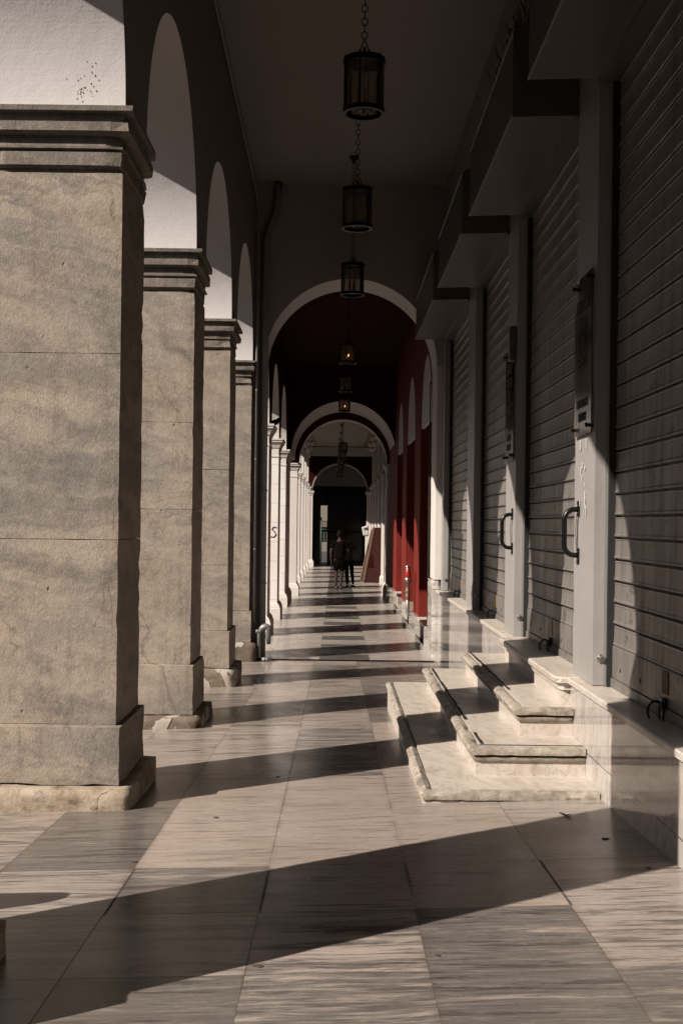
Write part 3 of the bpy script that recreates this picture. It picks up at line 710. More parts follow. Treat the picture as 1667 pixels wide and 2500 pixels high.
# ------------------------------------------------------------------ marble steps
t = thing('marble_steps', 'three worn marble steps rising to the middle shutter, edges chipped', 'steps', (1.0, 9, .2))
def step(x0, y0, y1, z0, z1, cove, nm, dark=False):
    o = MB(); w = .075
    # body (riser) and tread slabs, nosing of rough stone round the open sides
    o.box(x0 + .045, 1.494, y0 + .045, y1 - .045, z0, z1 - .075, 0)
    o.box(x0 + w, 1.494, y0 + w, y1 - .03, z1 - .074, z1 - .002, 0)
    b = o.build('step', 'step', t)
    m2 = MB()
    if cove: m2.ring(x0 + .05, 1.47, y0 + .05, y1 - .05, [(z1 - .098, -.012), (z1 - .092, .014), (z1 - .075, .028), (z1 - .062, .03)], n=20, jit=.002)
    m2.rough(x0, x0 + w - .002, y0, y1, z1 - .052, z1, .03, .0012, .014, 9, seed=x0, bev=.007)
    m2.rough(x0 + .012, 1.493, y0 + .001, y0 + w - .004, z1 - .0515, z1 - .0015, .03, .0007, .008, 9, seed=x0, bev=.004)
    m2.build('nosing', 'nose', b, smooth='auto')
    return b
def step_low(x0, y0, y1, z1):
    o = MB(); w = .075
    def zb(x, y): return flz(x, y) - .03
    o.box(x0 + .02, 1.494, y0 + .02, y1 - .02, zb(1, 11.2), z1 - .06, 0); o.box(x0 + w, 1.494, y0 + w, y1 - .02, z1 - .059, z1 - .002, 0)
    b = o.build('step', 'step', t)
    m2 = MB(); m2.rough(x0, x0 + w - .002, y0, y1, z1 - .05, z1, .03, .0015, .02, 9, seed=9, bev=.009); m2.rough(x0 + .012, 1.493, y0 + .001, y0 + w - .004, z1 - .06, z1 - .0015, .03, .001, .010, 9, seed=7)
    m2.build('nosing', 'nose', b, smooth='auto'); return b
s1 = step_low(.485, 6.61, 11.2, .512); s2 = step(.80, 7.0, 10.87, .30, .684, True, 2); s3 = step(1.118, 7.38, 10.58, .5, .862, True, 3)
# black grip strips let into the treads
def strip(x0, x1, ya, yb, z, par, seed, gap):
    mb = MB(); random.seed(seed); y = ya
    while y < yb:
        L = random.uniform(.10, .3); 
        if random.random() > gap: mb.bbox(x0 + random.uniform(0, .006), x1 - random.uniform(0, .01), y, min(y + L, yb), z - .006, z + .0025, .002)
        y += L + (.01 if gap else -.001)
    mb.build('grip_strip', 'rubber', par)
strip(.877, .905, 7.12, 7.5, .684, s2, 1, 0); strip(.877, .905, 8.0, 10.8, .684, s2, 4, .08)
strip(1.196, 1.222, 8.2, 10.54, .862, s3, 1, 0)
mb = MB(); mb.box(.87, 1.49, 7.075, 7.083, .684, .6865); mb.build('grip_strip', 'rubber', s2)

# ------------------------------------------------------------------ drain between the two pavings
t = thing('drain_grate', 'narrow slotted iron drain grate crossing the whole walkway', 'drain', (0, 17.27, 0))
mb = MB(); mb.box(-1.2, 1.45, 17.22, 17.235, -.03, .012); mb.box(-1.2, 1.45, 17.305, 17.32, -.03, .012); build_each(mb, 'frame', 'iron', t)
mb = MB()
for k in range(66): x = -1.19 + k * .04; mb.box(x, x + .016, 17.235, 17.305, -.02, .008)
mb.build('slotted_plate', 'iron', t)
mb = MB(); mb.face([(-1.25, 17.2, -.12), (1.5, 17.2, -.12), (1.5, 17.34, -.12), (-1.25, 17.34, -.12)]); mb.build('channel', 'rubber', t)

# ------------------------------------------------------------------ pipes beside the last pier
def arcpath(pts, n=6, r=.1):
    P = [Vector(p) for p in pts]; out = [P[0]]
    for i in range(1, len(P) - 1):
        a, b, c = P[i - 1], P[i], P[i + 1]; q = min(r, (a - b).length * .48, (c - b).length * .48)
        u = b + (a - b).normalized() * q; w = b + (c - b).normalized() * q
        for k in range(n + 1): s = k / n; out.append(u * (1 - s) ** 2 + b * 2 * s * (1 - s) + w * s * s)
    out.append(P[-1]); return out
t = thing('downpipe', 'thick grey downpipe with an elbow near the ceiling, beside the last stone pier', 'pipe', (-1.06, 17.2, 0))
mb = MB(); mb.tube(arcpath([(-.90, 17.34, CZ), (-.90, 17.34, 6.55), (-1.07, 17.33, 6.2), (-1.06, 17.33, .0)], 8, .2), .055, 16); mb.build('pipe', 'pipe', t, smooth=True)
mb = MB()
for z in (1.1, 2.45, 5.1): mb.lathe([(z, .060), (z + .03, .060)], (-1.06, 17.33, 0), 16)
build_each(mb, 'clamp', 'pipe', t, smooth='auto')
t = thing('thin_pipe', 'thin grey conduit running under the ceiling and down the last stone pier', 'pipe', (-1.19, 17, 0))
mb = MB(); mb.tube(arcpath([(-1.205, -10, 7.10 - .12), (-1.205, 11.5, 6.93), (-1.20, 17.1, 6.74), (-1.175, 17.2, 6.5), (-1.17, 17.2, .55)], 5, .1), .021, 10); mb.build('pipe', 'pipe', t, smooth=True)
mb = MB()
for z in (1.6, 2.9, 3.9, 4.75, 5.7): mb.lathe([(z, .027), (z + .025, .027)], (-1.17, 17.2, 0), 12)
build_each(mb, 'clamp', 'galv', t, smooth='auto')
t = thing('waste_pipe', 'pale curved waste pipe with screw fittings at the foot of the grey downpipe', 'pipe', (-1.05, 17.15, 0))
mb = MB(); mb.tube(arcpath([(-1.13, 17.08, .43), (-1.085, 17.08, .43), (-1.075, 17.08, .05)], 6, .03), .028, 12)
mb.tube([(-1.065 + .09 * (1 - math.cos(a)), 17.09, .42 + .08 * math.sin(a)) for a in [math.pi * k / 14 for k in range(9)]] + [(-.955, 17.09, .38), (-.945, 17.10, .25)], .045, 14, radii=[.03 + .018 * min(1, k / 4) for k in range(9)] + [.04, .03])
mb.tube([(-1.04, 17.05, .03), (-.90, 17.05, .035)], .03, 12); mb.build('pipe', 'galv', t, smooth=True)
mb = MB()
for k in range(4): mb.torus((-1.115 + k * .014, 17.08, .43), .029, .006, 'x', 14, 6)
mb.torus((-.96, 17.05, .033), .032, .007, 'x', 14, 6); mb.torus((-1.0, 17.05, .033), .032, .007, 'x', 14, 6); build_each(mb, 'fitting', 'galv', t, smooth=True)

# ------------------------------------------------------------------ lanterns
def lantern(loc, top, lit, label, group, d=.32, h=.43):
    x, y, z = loc; s = d / .32; r = .16
    t = thing('hanging_lantern', label, 'lantern', (x, y, z), group)
    k = h / .55
    mb = MB(); mb.lathe([(0, r - .022), (0, r + .003), (.045, r + .003), (.045, r - .022), (0, r - .022)], n=36, cap=False); o1 = mb
    mb.lathe([(.485, r - .02), (.485, r + .003), (.54, r + .003), (.546, r - .005), (.546, r - .03), (.552, .045), (.552, .0)], n=36, cap=False)
    for q in range(6):
        a = 2 * math.pi * (q + .28) / 6; cx, cy = math.cos(a) * (r - .004), math.sin(a) * (r - .004); mb.tube([(cx, cy, .03), (cx, cy, .52)], .0065, 6); mb.lathe([(.546, .006), (.556, .007), (.562, .003)], (cx, cy, 0), 8)
    mb.tube([(-.035, 0, .55), (-.035, 0, .63)], .009, 8); mb.tube([(.035, 0, .55), (.035, 0, .63)], .009, 8); mb.tube([(0, 0, .55), (0, 0, .66)], .012, 8)
    mb.tube([(-.035, 0, .63), (0, 0, .74)], .005, 6); mb.tube([(.035, 0, .63), (0, 0, .74)], .005, 6)
    for q in range(3): a = 2 * math.pi * q / 3 + .4; mb.tube([(0, 0, .05), (math.cos(a) * r * .95, math.sin(a) * r * .95, .02)], .004, 6)
    mb.lathe([(.0, .0), (.005, .012), (.018, .008), (.03, .006), (.032, .05), (.045, .066), (.06, .068), (.062, .0)], n=20, cap=False)
    mb.tube([(0, 0, .06), (0, 0, .5)], .004, 6)
    def P(m): m.v = [(x + a * s, y + b * s, z + c * s * k) for a, b, c in m.v]
    P(mb); fr = mb.build('metal_frame', 'iron', t, smooth='auto')
    mb = MB(); mb.lathe([(.03, r - .012), (.50, r - .012)], n=36, cap=False); P(mb); mb.build('glass_cylinder', 'glass', t, smooth=True, fix=False)
    for q in range(3):
        a = 2 * math.pi * q / 3 + 1.2; cx, cy = math.cos(a) * .042, math.sin(a) * .042
        mb = MB(); mb.lathe([(.06, .013), (.13, .012), (.132, .017), (.19, .017), (.195, .010)], (cx, cy, 0), 12); P(mb); cd = mb.build('candle', 'bulb', t, smooth='auto')
        mb = MB(); mb.lathe([(.196, .005), (.21, .010), (.228, .012), (.25, .008), (.275, .002)], (cx, cy, 0), 12); P(mb); mb.build('bulb', 'flame' if lit and q == 0 else 'bulb', cd, smooth=True)
    mb = MB(); zc = z + .74 * s * k; i = 0; L = .062
    while zc < top - .09:
        mb.torus((x, y, zc + .03), .024, .0042, 'y' if i % 2 == 0 else 'x', 14, 5, sz=1.25); zc += .052; i += 1
    mb.build('chain', 'iron', t, smooth=True)
    mb = MB(); mb.lathe([(top - .09, .012), (top - .075, .03), (top - .05, .03), (top - .035, .055), (top, .07)], (x, y, 0), 18); mb.build('ceiling_rose', 'iron', t, smooth='auto')
LX = .175
g = 'lanterns hanging in a line over the walkway'
lantern((LX, 9.17, E + 3.165), CZ, False, 'unlit glass lantern hanging nearest the viewer, largest and highest of the line', g)
lantern((LX + .01, 12.63, E + 3.14), CZ, False, 'unlit glass lantern, second of the line, above the back corner of the ceiling', g)
lantern((LX + .01, 16.1, E + 3.10), CZ, False, 'third glass lantern, hanging just before the crown of the first arch', g)
lantern((.165, 20.0, E + 2.70), 5.84, True, 'first lantern past the grey arch, one candle bulb glowing orange', g, .29, .37)
lantern((.165, 23.5, E + 2.61), 5.84, False, 'dark unlit lantern between the two lanterns that glow', g, .28, .37)
lantern((.16, 27.0, E + 2.555), 5.84, True, 'glowing lantern hanging before the white vault of the second arch', g, .27, .36)
far = ['lantern just past the second arch, topmost of the far overlapping stack', 'second from the top in the far stack of small lanterns', 'third from the top in the far stack of small lanterns', 'fourth from the top in the far stack of small lanterns', 'fifth from the top in the far stack of small lanterns', 'smallest lowest lantern at the far end of the stack']
for i, l in enumerate(far): lantern((.18 - .012 * i, 34.6 + 3.6 * i, E + 2.07), 5.50, False, l, g, .27, .36)

# ------------------------------------------------------------------ second building: white block piers on the left, red wall on the right
P2 = [21.0, 24.6, 28.2]; PD2 = .9; DEP = [.9, .9, 2.6]; ZS2 = E + 1.75
CAP2 = [(0, .0), (.02, .012), (.05, .012), (.055, .0), (.20, .0), (.21, .015), (.26, .03), (.31, .06), (.325, .075), (.36, .078), (.365, .092), (.40, .095)]
BASE2 = [(-.1, .07), (.22, .07), (.235, .06), (.25, .062), (.265, .05), (.28, .052), (.295, .035), (.31, .036), (.325, .015), (.35, .0)]
l2 = ['white block pier nearest past the downpipe, mostly hidden behind it', 'white block pier with purple graffiti scrawled on its sunlit face', 'deep white block pier between the graffiti pier and the arch jamb']
for i, y in enumerate(P2):
    t = thing('block_pier', l2[i], 'pier', (-1.6, y + .4, 0), 'white piers of the red arcade')
    mb = MB(); mb.ring(-1.98, -1.20, y, y + DEP[i], BASE2, n=1); mb.build('base', 'cream', t)
    mb = MB(); mb.box(-1.98, -1.20, y, y + DEP[i], .351, ZS2 - .40); mb.build('shaft', 'block', t)
    mb = MB(); mb.ring(-1.98, -1.20, y, y + DEP[i], [(ZS2 - .399 + z, p) for z, p in CAP2]); mb.build('capital', 'cream', t)
    if i == 1:
        mb = MB()
        def st_(pts): mb.tube([(p[0], y - .004, p[1]) for p in pts], .011, 5)
        X, Z = -1.235, 1.80
        st_([(X, Z + .10), (X - .06, Z + .11), (X - .09, Z + .06), (X - .04, Z + .02), (X, Z - .04), (X - .05, Z - .10), (X - .14, Z - .09)][::1])
        st_([(X - .14, Z + .02), (X - .19, Z + .02)]); st_([(X - .17, Z + .08), (X - .18, Z - .07)]); mb.build('graffiti', 'purple', t)
t = thing('pigeon', 'dark pigeon perched on the capital past the downpipe', 'pigeon', (-1.13, 21.75, ZS2))
mb = MB(); px_, py_, pz_ = -1.15, 21.78, ZS2 + .02
mb.tube([(px_ - .11, py_, pz_ + .045), (px_ - .05, py_, pz_ + .06), (px_, py_, pz_ + .075), (px_ + .045, py_, pz_ + .09), (px_ + .07, py_, pz_ + .12), (px_ + .08, py_, pz_ + .145), (px_ + .095, py_, pz_ + .15), (px_ + .118, py_, pz_ + .142)], .05, 12, radii=[.012, .04, .055, .052, .034, .026, .02, .004]); mb.build('body', 'hair', t, smooth=True)
mb = MB(); mb.prism([(px_ - .20, py_ - .025), (px_ - .09, py_ - .03), (px_ - .09, py_ + .03), (px_ - .20, py_ + .025)], 'z', pz_ + .03, pz_ + .042); mb.build('tail', 'hair', t)
for dy in (-.018, .018):
    mb = MB(); mb.tube([(px_ + .01, py_ + dy, pz_ - .02), (px_ + .005, py_ + dy, pz_ + .04)], .005, 6); mb.build('leg', 'rust', t)
C2 = 5.84
ops = [((a + PD2 + b) / 2, (b - a - PD2) / 2) for a, b in zip([17.43] + P2, P2)] + [(31.72, .90)]
t = thing('red_building', 'deep red painted arcade building beyond the grey arch, doors recessed on the right', 'building', (1.45, 20, 0))
mb = MB(); arch_wall(mb, 'y', -1.20, -1.98, 18.33, 33.3, ops, ZS2, 7.5, (0, 1, 1), 32); mb.build('arcade_side_wall', ['redshade', 'cream'], t, fix=False)  # inner face takes the darkened red, so its shade is in the colour
mb = MB(); mb.box(-2.0, 2.6, 18.33, 29.6, C2, C2 + .2); mb.build('ceiling', 'redshade', t)
XR = 1.45; ZR = E + 1.66
dops = [(19.45, 1.12), (23.32, 1.24), (27.2, 1.12)]
mb = MB(); arch_wall(mb, 'y', XR, XR + .45, 18.33, 32.7, dops, ZR, C2 + .1, (0, 0, 0), 32)
cur = 18.33
for c, r in dops + [(40, 40 - 32.7)]:
    mb.box(XR, XR + .45, cur, c - r, .40, ZR - .001); cur = c + r
mb.build('wall', 'red', t)
for c, r in dops:
    mb = MB(); pts = [(c - (r - .001) * math.cos(math.pi * i / 28), ZR + (r - .001) * math.sin(math.pi * i / 28)) for i in range(29)]; mb.prism(pts, 'x', XR + .010, XR + .06); mb.build('fanlight_panel', 'plaster', t)
    mb = MB(); mb.box(XR + .40, XR + .44, c - r, c + r, .40, ZR - .002)
    d = mb.build('door', 'dark', t)
    mb = MB(); mb.box(XR + .38, XR + .399, c - .02, c + .02, .42, ZR - .06)
    for zz in (.45, 1.5, 2.6): 
        for s in (-1, 1): mb.box(XR + .385, XR + .399, c + s * r * .15, c + s * r * .85, zz, zz + .06)
    build_each(mb, 'door_moulding', 'dark', d)
    mb = MB(); mb.box(XR - .02, XR + .45, c - r + .001, c + r - .001, .33, .375); mb.build('door_sill', 'ledge', t)
    mb = MB(); mb.box(XR + .02, XR + .45, c - r, c + r, -.1, .329); mb.build('door_step', 'wood' if c < 20 else 'step', t)
mb = MB(); cur = 18.36
for c, r in dops + [(40, 40 - 32.7)]:
    mb.bbox(XR - .075, XR + .3, cur, c - r + .05, -.1, .398, .008); cur = c + r - .05
build_each(mb, 'marble_base', 'wmarble', t)
mb = MB(); mb.box(XR - .09, XR - .076, 18.4, 32.6, -.05, .12); mb.build('skirting', 'wmarble', t)

# vaulted bay and second arch
t = thing('vault_arch', 'double arch with a white vault between dark red rims, half way down the walkway', 'arch wall', (.16, 29.6, 0))
mb = MB(); arch_wall(mb, 'x', 29.6, 32.7, -1.20, 1.60, [(.165, 1.315)], E + 1.756, C2, (0, 0, 1), 48); mb.build('vault', ['redshade', 'plaster'], t, fix=False)
mb = MB()
for i in range(40):
    a, b = math.pi * i / 40, math.pi * (i + 1) / 40
    q = [(.165 + rr * math.cos(w), E + 1.756 + rr * math.sin(w)) for w in (a, b) for rr in (1.30, 1.36)]
    mb.face([(q[0][0], 29.58, q[0][1]), (q[1][0], 29.58, q[1][1]), (q[3][0], 29.58, q[3][1]), (q[2][0], 29.58, q[2][1])]); mb.face([(q[0][0], 29.58, q[0][1]), (q[2][0], 29.58, q[2][1]), (q[2][0], 29.6, q[2][1]), (q[0][0], 29.6, q[0][1])])
mb.build('rim', 'redrim', t, fix=False)
mb = MB(); arch_wall(mb, 'x', 32.7, 33.35, -1.60, 1.62, [(.17, 1.214)], E + 1.66, C2, (0, 0, 1), 48); mb.build('inner_arch', ['redrim', 'cream'], t, fix=False)
for x0, x1, lab in ((-1.72, -1.075, 'left'), (1.385, 1.62, 'right')):
    mb = MB(); mb.ring(x0, x1, 32.7, 33.35, BASE2); mb.box(x0, x1, 32.7, 33.35, .351, E + 1.26)
    b = mb.build('jamb', 'cream', t); mb = MB(); mb.ring(x0, x1, 32.7, 33.35, [(E + 1.26 + z, p) for z, p in CAP2]); mb.build('capital', 'cream', b)

# ------------------------------------------------------------------ third building: cream colonnade
t3 = thing('cream_colonnade', 'cream colonnade with a flat moulded ceiling in the distance', 'building', (0, 45, 0))
P3 = [35.9 + 3.74 * i for i in range(6)]
ZS3 = E + 1.66; C3 = E + 3.53
ops = [((a + .7 + b) / 2, (b - a - .7) / 2) for a, b in zip([33.35 - .7] + P3, P3)]
mb = MB(); mb.box(-1.9, -1.20, 33.35, 55.5, ZS3 + 1.35, 7.5); mb.build('arcade_side_wall', 'cream', t3)
mb = MB(); mb.box(-1.9, 2.4, 33.35, 55.5, C3, C3 + .2); mb.build('ceiling', 'ceiling', t3)
mb = MB()
for x in (-1.0, -.93, 1.22, 1.29): mb.box(x, x + .022, 33.4, 55, C3 - .025, C3 - .001)
mb.box(-1.2, 1.6, 54.2, 54.24, C3 - .03, C3 - .001); build_each(mb, 'ceiling_moulding', 'dark', t3)
mb = MB(); mb.box(1.62, 2.4, 33.35, 55.5, -.1, C3); mb.build('right_wall', 'inwall', t3)
CON = [(0, .0), (.05, .05), (.10, .03), (.16, .06), (.22, .14), (.30, .16), (.36, .12), (.42, .20), (.50, .24), (.52, .24)]
for i, y in enumerate(P3):
    for side in (0, 1):
        x0, x1 = ((-1.75, -1.20), (1.54, 1.63))[side]
        mb = MB(); mb.ring(x0, x1, y, y + .7, [(z * .8, p * .6) for z, p in BASE2]); mb.box(x0, x1, y, y + .7, .281, ZS3 - .36)
        mb.box(x0, x1 if side == 0 else x1, y + .05, y + .65, ZS3 + .04, C3 - .55)
        o = mb.build('pillar', 'cream', t3)
        mb = MB(); mb.ring(x0, x1, y, y + .7, [(ZS3 - .36 + z, p * (.6 if side else .7)) for z, p in CAP2]); mb.build('capital', 'cream', o)
        mb = MB(); mb.ring(x0, x1, y + .1, y + .6, [(C3 - .56 + z, p * .8) for z, p in CON]); mb.build('console', 'cream', o)
mb = MB()
for i, y in enumerate(P3[:-1]): mb.box(1.60, 1.619, y + 1.1, y + 3.35, .1, 3.2)
build_each(mb, 'side_door', 'dark', t3)

# end arch
t = thing('end_arch', 'dark red end wall with a round arch closing the far colonnade', 'arch wall', (.16, 54.6, 0))
mb = MB(); arch_wall(mb, 'x', 54.62, 55.3, -1.9, 2.2, [(.165, 1.25)], E + 1.5, C3 - .42, (0, 0, 1), 40); mb.build('wall', ['redshade', 'cream'], t, fix=False)
mb = MB(); mb.box(-1.9, 2.2, 54.60, 55.3, C3 - .419, C3); mb.build('beam', 'cream', t)
mb = MB()
for i in range(40):
    a, b = math.pi * i / 40, math.pi * (i + 1) / 40
    q = [(.165 + rr * math.cos(w), E + 1.5 + rr * math.sin(w)) for w in (a, b) for rr in (1.25, 1.31)]
    mb.face([(q[0][0], 54.6, q[0][1]), (q[1][0], 54.6, q[1][1]), (q[3][0], 54.6, q[3][1]), (q[2][0], 54.6, q[2][1])])
mb.build('rim', 'inwall', t, fix=False)
for x0, x1 in ((-1.8, -1.085), (1.415, 2.1)):
    mb = MB(); mb.ring(x0, x1, 54.62, 55.3, BASE2); mb.box(x0, x1, 54.62, 55.3, .351, E + 1.1); b = mb.build('jamb', 'cream', t); mb = MB(); mb.ring(x0, x1, 54.62, 55.3, [(E + 1.1 + z, p * .8) for z, p in CAP2]); mb.build('capital', 'cream', b)

# across the street beyond: a black-glazed shop front with a pale band above
t = thing('dark_storefront', 'black glazed shop front with a pale band above, beyond the end arch', 'building', (0, 60, 0))
mb = MB(); mb.box(-9, 9, 60, 60.4, E + 1.90, 8); mb.build('pale_band', 'inwall', t)
mb = MB(); mb.box(-4, -.79, 60, 60.15, -.2, E + 1.898); mb.box(-.42, 4, 60, 60.15, -.2, E + 1.898); mb.box(-.79, -.42, 60, 60.15, E + .92, E + 1.898); mb.box(-.79, -.42, 60, 60.15, E - .44, E - .17); mb.build('glazing', 'blackglass', t)
mb = MB()
for x in (-2, -.795, -.42, .5, 1.4, 2.4): mb.box(x - .02, x + .02, 59.95, 59.998, -.2, E + 1.89)
mb.box(-4, 4, 59.93, 59.949, E - .43, E - .36)
for k in range(4): mb.box(-.74 + k * .09, -.715 + k * .09, 60.02, 60.05, E - .17, E + .14)
mb.box(-.79, -.42, 60.02, 60.05, E + .11, E + .14); build_each(mb, 'mullion', 'darkmetal', t)
mb = MB(); mb.box(-9, 9, 55.31, 61, 5.6, 5.9); mb.box(-4, 4, 60.16, 60.3, 7, 8); mb.build('sky_block_slab', 'darkmetal', t)  # unseen slab added over the street to keep skylight off the pale band
t = thing('far_house', 'sunlit pale house glimpsed through the gap in the dark shop front', 'house', (0, 92, 0))
mb = MB(); mb.box(-9, 7, 92, 100, -.2, 10); mb.build('wall', 'bldg', t)
mb = MB(); mb.prism([(-9.3, 10), (7.3, 10), (5, 12), (-7, 12)], 'y', 91.7, 100.3); mb.build('roof', 'rust', t)
for k in range(4):
    for z in (1.2, 4.6, 7.6):
        mb = MB(); mb.box(-8 + k * 4, -6.9 + k * 4, 91.95, 91.99, z, z + 1.7); mb.build('window', 'blackglass', t)
t = thing('traffic_light', 'green painted traffic signal post with black signal heads, at the end of the walkway', 'traffic light', (-.78, 57.5, -.16))
mb = MB(); mb.tube([(-.72, 58, -.16), (-.72, 58, 2.3)], .035, 10); mb.tube([(-.72, 58, 1.72), (-.5, 58, 1.72), (-.36, 58, 1.70)], .02, 8); mb.build('post', 'green', t, smooth=True)
for x, z in ((-.64, 1.1), (-.50, 1.1)):
    mb = MB(); mb.bbox(x - .06, x + .06, 57.9, 58.05, z, z + .55, .01); h_ = mb.build('signal_head', 'darkmetal', t)
    mb = MB()
    for k in range(3): mb.torus((x, 57.9, z + .1 + k * .17), .045, .012, 'y', 14, 6)
    build_each(mb, 'lens_hood', 'green', h_)

# ------------------------------------------------------------------ hydrant on the red wall
t = thing('hydrant', 'fire standpipe with a red cap and bright metal coupling against the red wall', 'hydrant', (1.36, 21.9, .3))
hx, hy = 1.325, 21.75
mb = MB(); mb.tube(arcpath([(1.47, hy, .35), (hx, hy, .35), (hx, hy, .72)], 8, .07), .036, 14); mb.build('riser_pipe', 'galv', t, smooth=True)
mb = MB(); mb.tube([(1.40, hy, .35), (1.50, hy, .35)], .045, 14); mb.build('wall_flange', 'red', t, smooth='auto')
mb = MB(); mb.lathe([(.62, .04), (.64, .047), (.70, .047), (.72, .04), (.74, .047), (.80, .046), (.82, .038), (.84, .044), (.85, .036)], (hx, hy, 0), 16); mb.tube([(hx - .09, hy, .76), (hx, hy, .76)], .013, 8); mb.lathe([(.745, .018), (.775, .018)], (hx - .09, hy, 0), 8); mb.build('valve', 'brass', t, smooth='auto')
mb = MB(); mb.lathe([(.85, .038), (.92, .034), (.93, .05), (.96, .066), (.975, .072), (.985, .05), (.99, .072), (1.005, .066), (1.02, .058)], (hx, hy, 0), 20); mb.build('coupling', 'chrome', t, smooth='auto')
mb = MB(); mb.lathe([(1.02, .056), (1.07, .056), (1.15, .044), (1.17, .036)], (hx, hy, 0), 20); mb.build('cap', 'redcap', t, smooth='auto')
mb = MB(); mb.lathe([(1.165, .03), (1.19, .045), (1.21, .035)], (hx, hy, 0), 16); mb.torus((hx, hy, 1.225), .045, .014, 'z', 18, 8); mb.build('outlet', 'chrome', t, smooth=True)
mb = MB(); mb.bbox(1.37, 1.445, 21.95, 22.05, .42, .56, .006); mb.build('junction_box', 'tan', t)
mb = MB(); mb.tube([(XR - .012, 21.45, .36), (XR - .012, 21.42, 1.12)], .008, 6); mb.bbox(XR - .03, XR - .005, 21.38, 21.45, .99, 1.14); mb.build('wall_bracket', 'red', t)

# ------------------------------------------------------------------ leaning boards and paper notice
def board(y0, y1, xb, xt, xw, h, label):
    t = thing('leaning_board', label, 'board', (xb, y0, 0), 'boards leaning on the pillar')
    mb = MB(); mb.prism([(xb + .06, 0), (xw, 0), (xw, h), (xt + .03, h), ], 'y', y0, y1); mb.build('side_panel', 'wood', t)
    mb = MB(); mb.prism([(xb, .0), (xb + .055, .0), (xt + .028, h + .01), (xt - .03, h + .01)], 'y', y0 - .02, y1 + .02); mb.build('front_board', 'woodedge', t)
    return t
t = board(40.4, 41.2, .93, 1.30, 1.53, 1.88, 'dark red wooden case standing against the right pillars, its front sloping back')
mb = MB(); mb.prism([(1.12, .52), (1.30, .52), (1.25, .95), (1.20, .95)], 'y', 40.39, 40.399); mb.build('label_plate', 'redshade', t)
board(42.3, 42.9, .88, 1.30, 1.53, 1.80, 'narrow dark board leaning just behind the dark red wooden case')
t = thing('paper_notice', 'crumpled white paper notice with black scribble, pinned above the leaning boards', 'notice', (1.2, 47, 1.3))
mb = MB(); n_ = 6; rows = []
for i in range(n_ + 1):
    for j in range(n_ + 1): pass
def PN(i, j):
    u, v = i / n_, j / n_; x = 1.02 + .28 * u + .06 * (1 - v) * (1 - u); z = E - .02 - .10 * (1 - u) - (.44 - .1 * (1 - u)) * (1 - v) + .0
    return (x, 47 + .03 * math.sin(u * 4 + v * 3), z)
for i in range(n_):
    for j in range(n_): mb.face([PN(i, j), PN(i + 1, j), PN(i + 1, j + 1), PN(i, j + 1)], 0, True)
o = mb.build('sheet', 'paper', t, smooth=True); md = o.modifiers.new('s', 'SOLIDIFY'); md.thickness = .006
mb = MB(); random.seed(11)
for k in range(7):
    x = 1.09 + k * .025; mb.tube([(x, 46.95, E - .20), (x + random.uniform(-.01, .02), 46.95, E - .14 + random.uniform(0, .02)), (x + .02, 46.95, E - .21 + random.uniform(-.01, .02))], .007, 4)
mb.build('scribble', 'ink', t)
mb = MB(); mb.bbox(1.16, 1.26, 47.03, 47.08, .0, E - .05, .01); mb.build('stand', 'cream', t)

# ------------------------------------------------------------------ people
def skin(name, chains, mat, parent, sub=2, loc=(0, 0, 0)):
    vs, es, rs = [], [], []; idx = {}
    for ch in chains:
        prev = None
        for p, r in ch:
            key = tuple(round(c, 4) for c in p)
            if key not in idx: idx[key] = len(vs); vs.append(p); rs.append(r)
            if prev is not None and prev != idx[key]: es.append((prev, idx[key]))
            prev = idx[key]
    me = bpy.data.meshes.new(name); me.from_pydata([(a + loc[0], b + loc[1], c + loc[2]) for a, b, c in vs], es, []); o = bpy.data.objects.new(name, me); COL.objects.link(o)
    me.materials.append(MT[mat]); m = o.modifiers.new('skin', 'SKIN'); m.use_smooth_shade = True
    sv = me.skin_vertices[0].data
    for i, r in enumerate(rs): sv[i].radius = r if isinstance(r, tuple) else (r, r)
    sv[0].use_root = True
    s = o.modifiers.new('sub', 'SUBSURF'); s.levels = s.render_levels = sub
    if parent: o.parent = parent; o.matrix_parent_inverse = Matrix.Translation(parent.location).inverted()
    return o
def hand(w, d, side):
    """five short curled finger chains from the wrist w, hanging along d"""
    d = Vector(d).normalized(); a = Vector((0, 1, 0)); w = Vector(w); palm = w + d * .05; out = []
    for k, (off, L) in enumerate(((-.027, .065), (-.009, .075), (.009, .072), (.027, .055))):
        b = palm + a * off + d * .035; c = b + d * L * .55; e = c + (d * .6 + Vector((-side * .8, 0, 0))).normalized() * L * .45
        out.append([(tuple(w), .024), (tuple(palm), .03), (tuple(b), .0095), (tuple(c), .0085), (tuple(e), .007)])
    th = palm + a * -.035; out.append([(tuple(w), .024), (tuple(palm), .03), (tuple(th - d * .01), .011), (tuple(th + d * .03 + a * -.015), .009)])
    return out
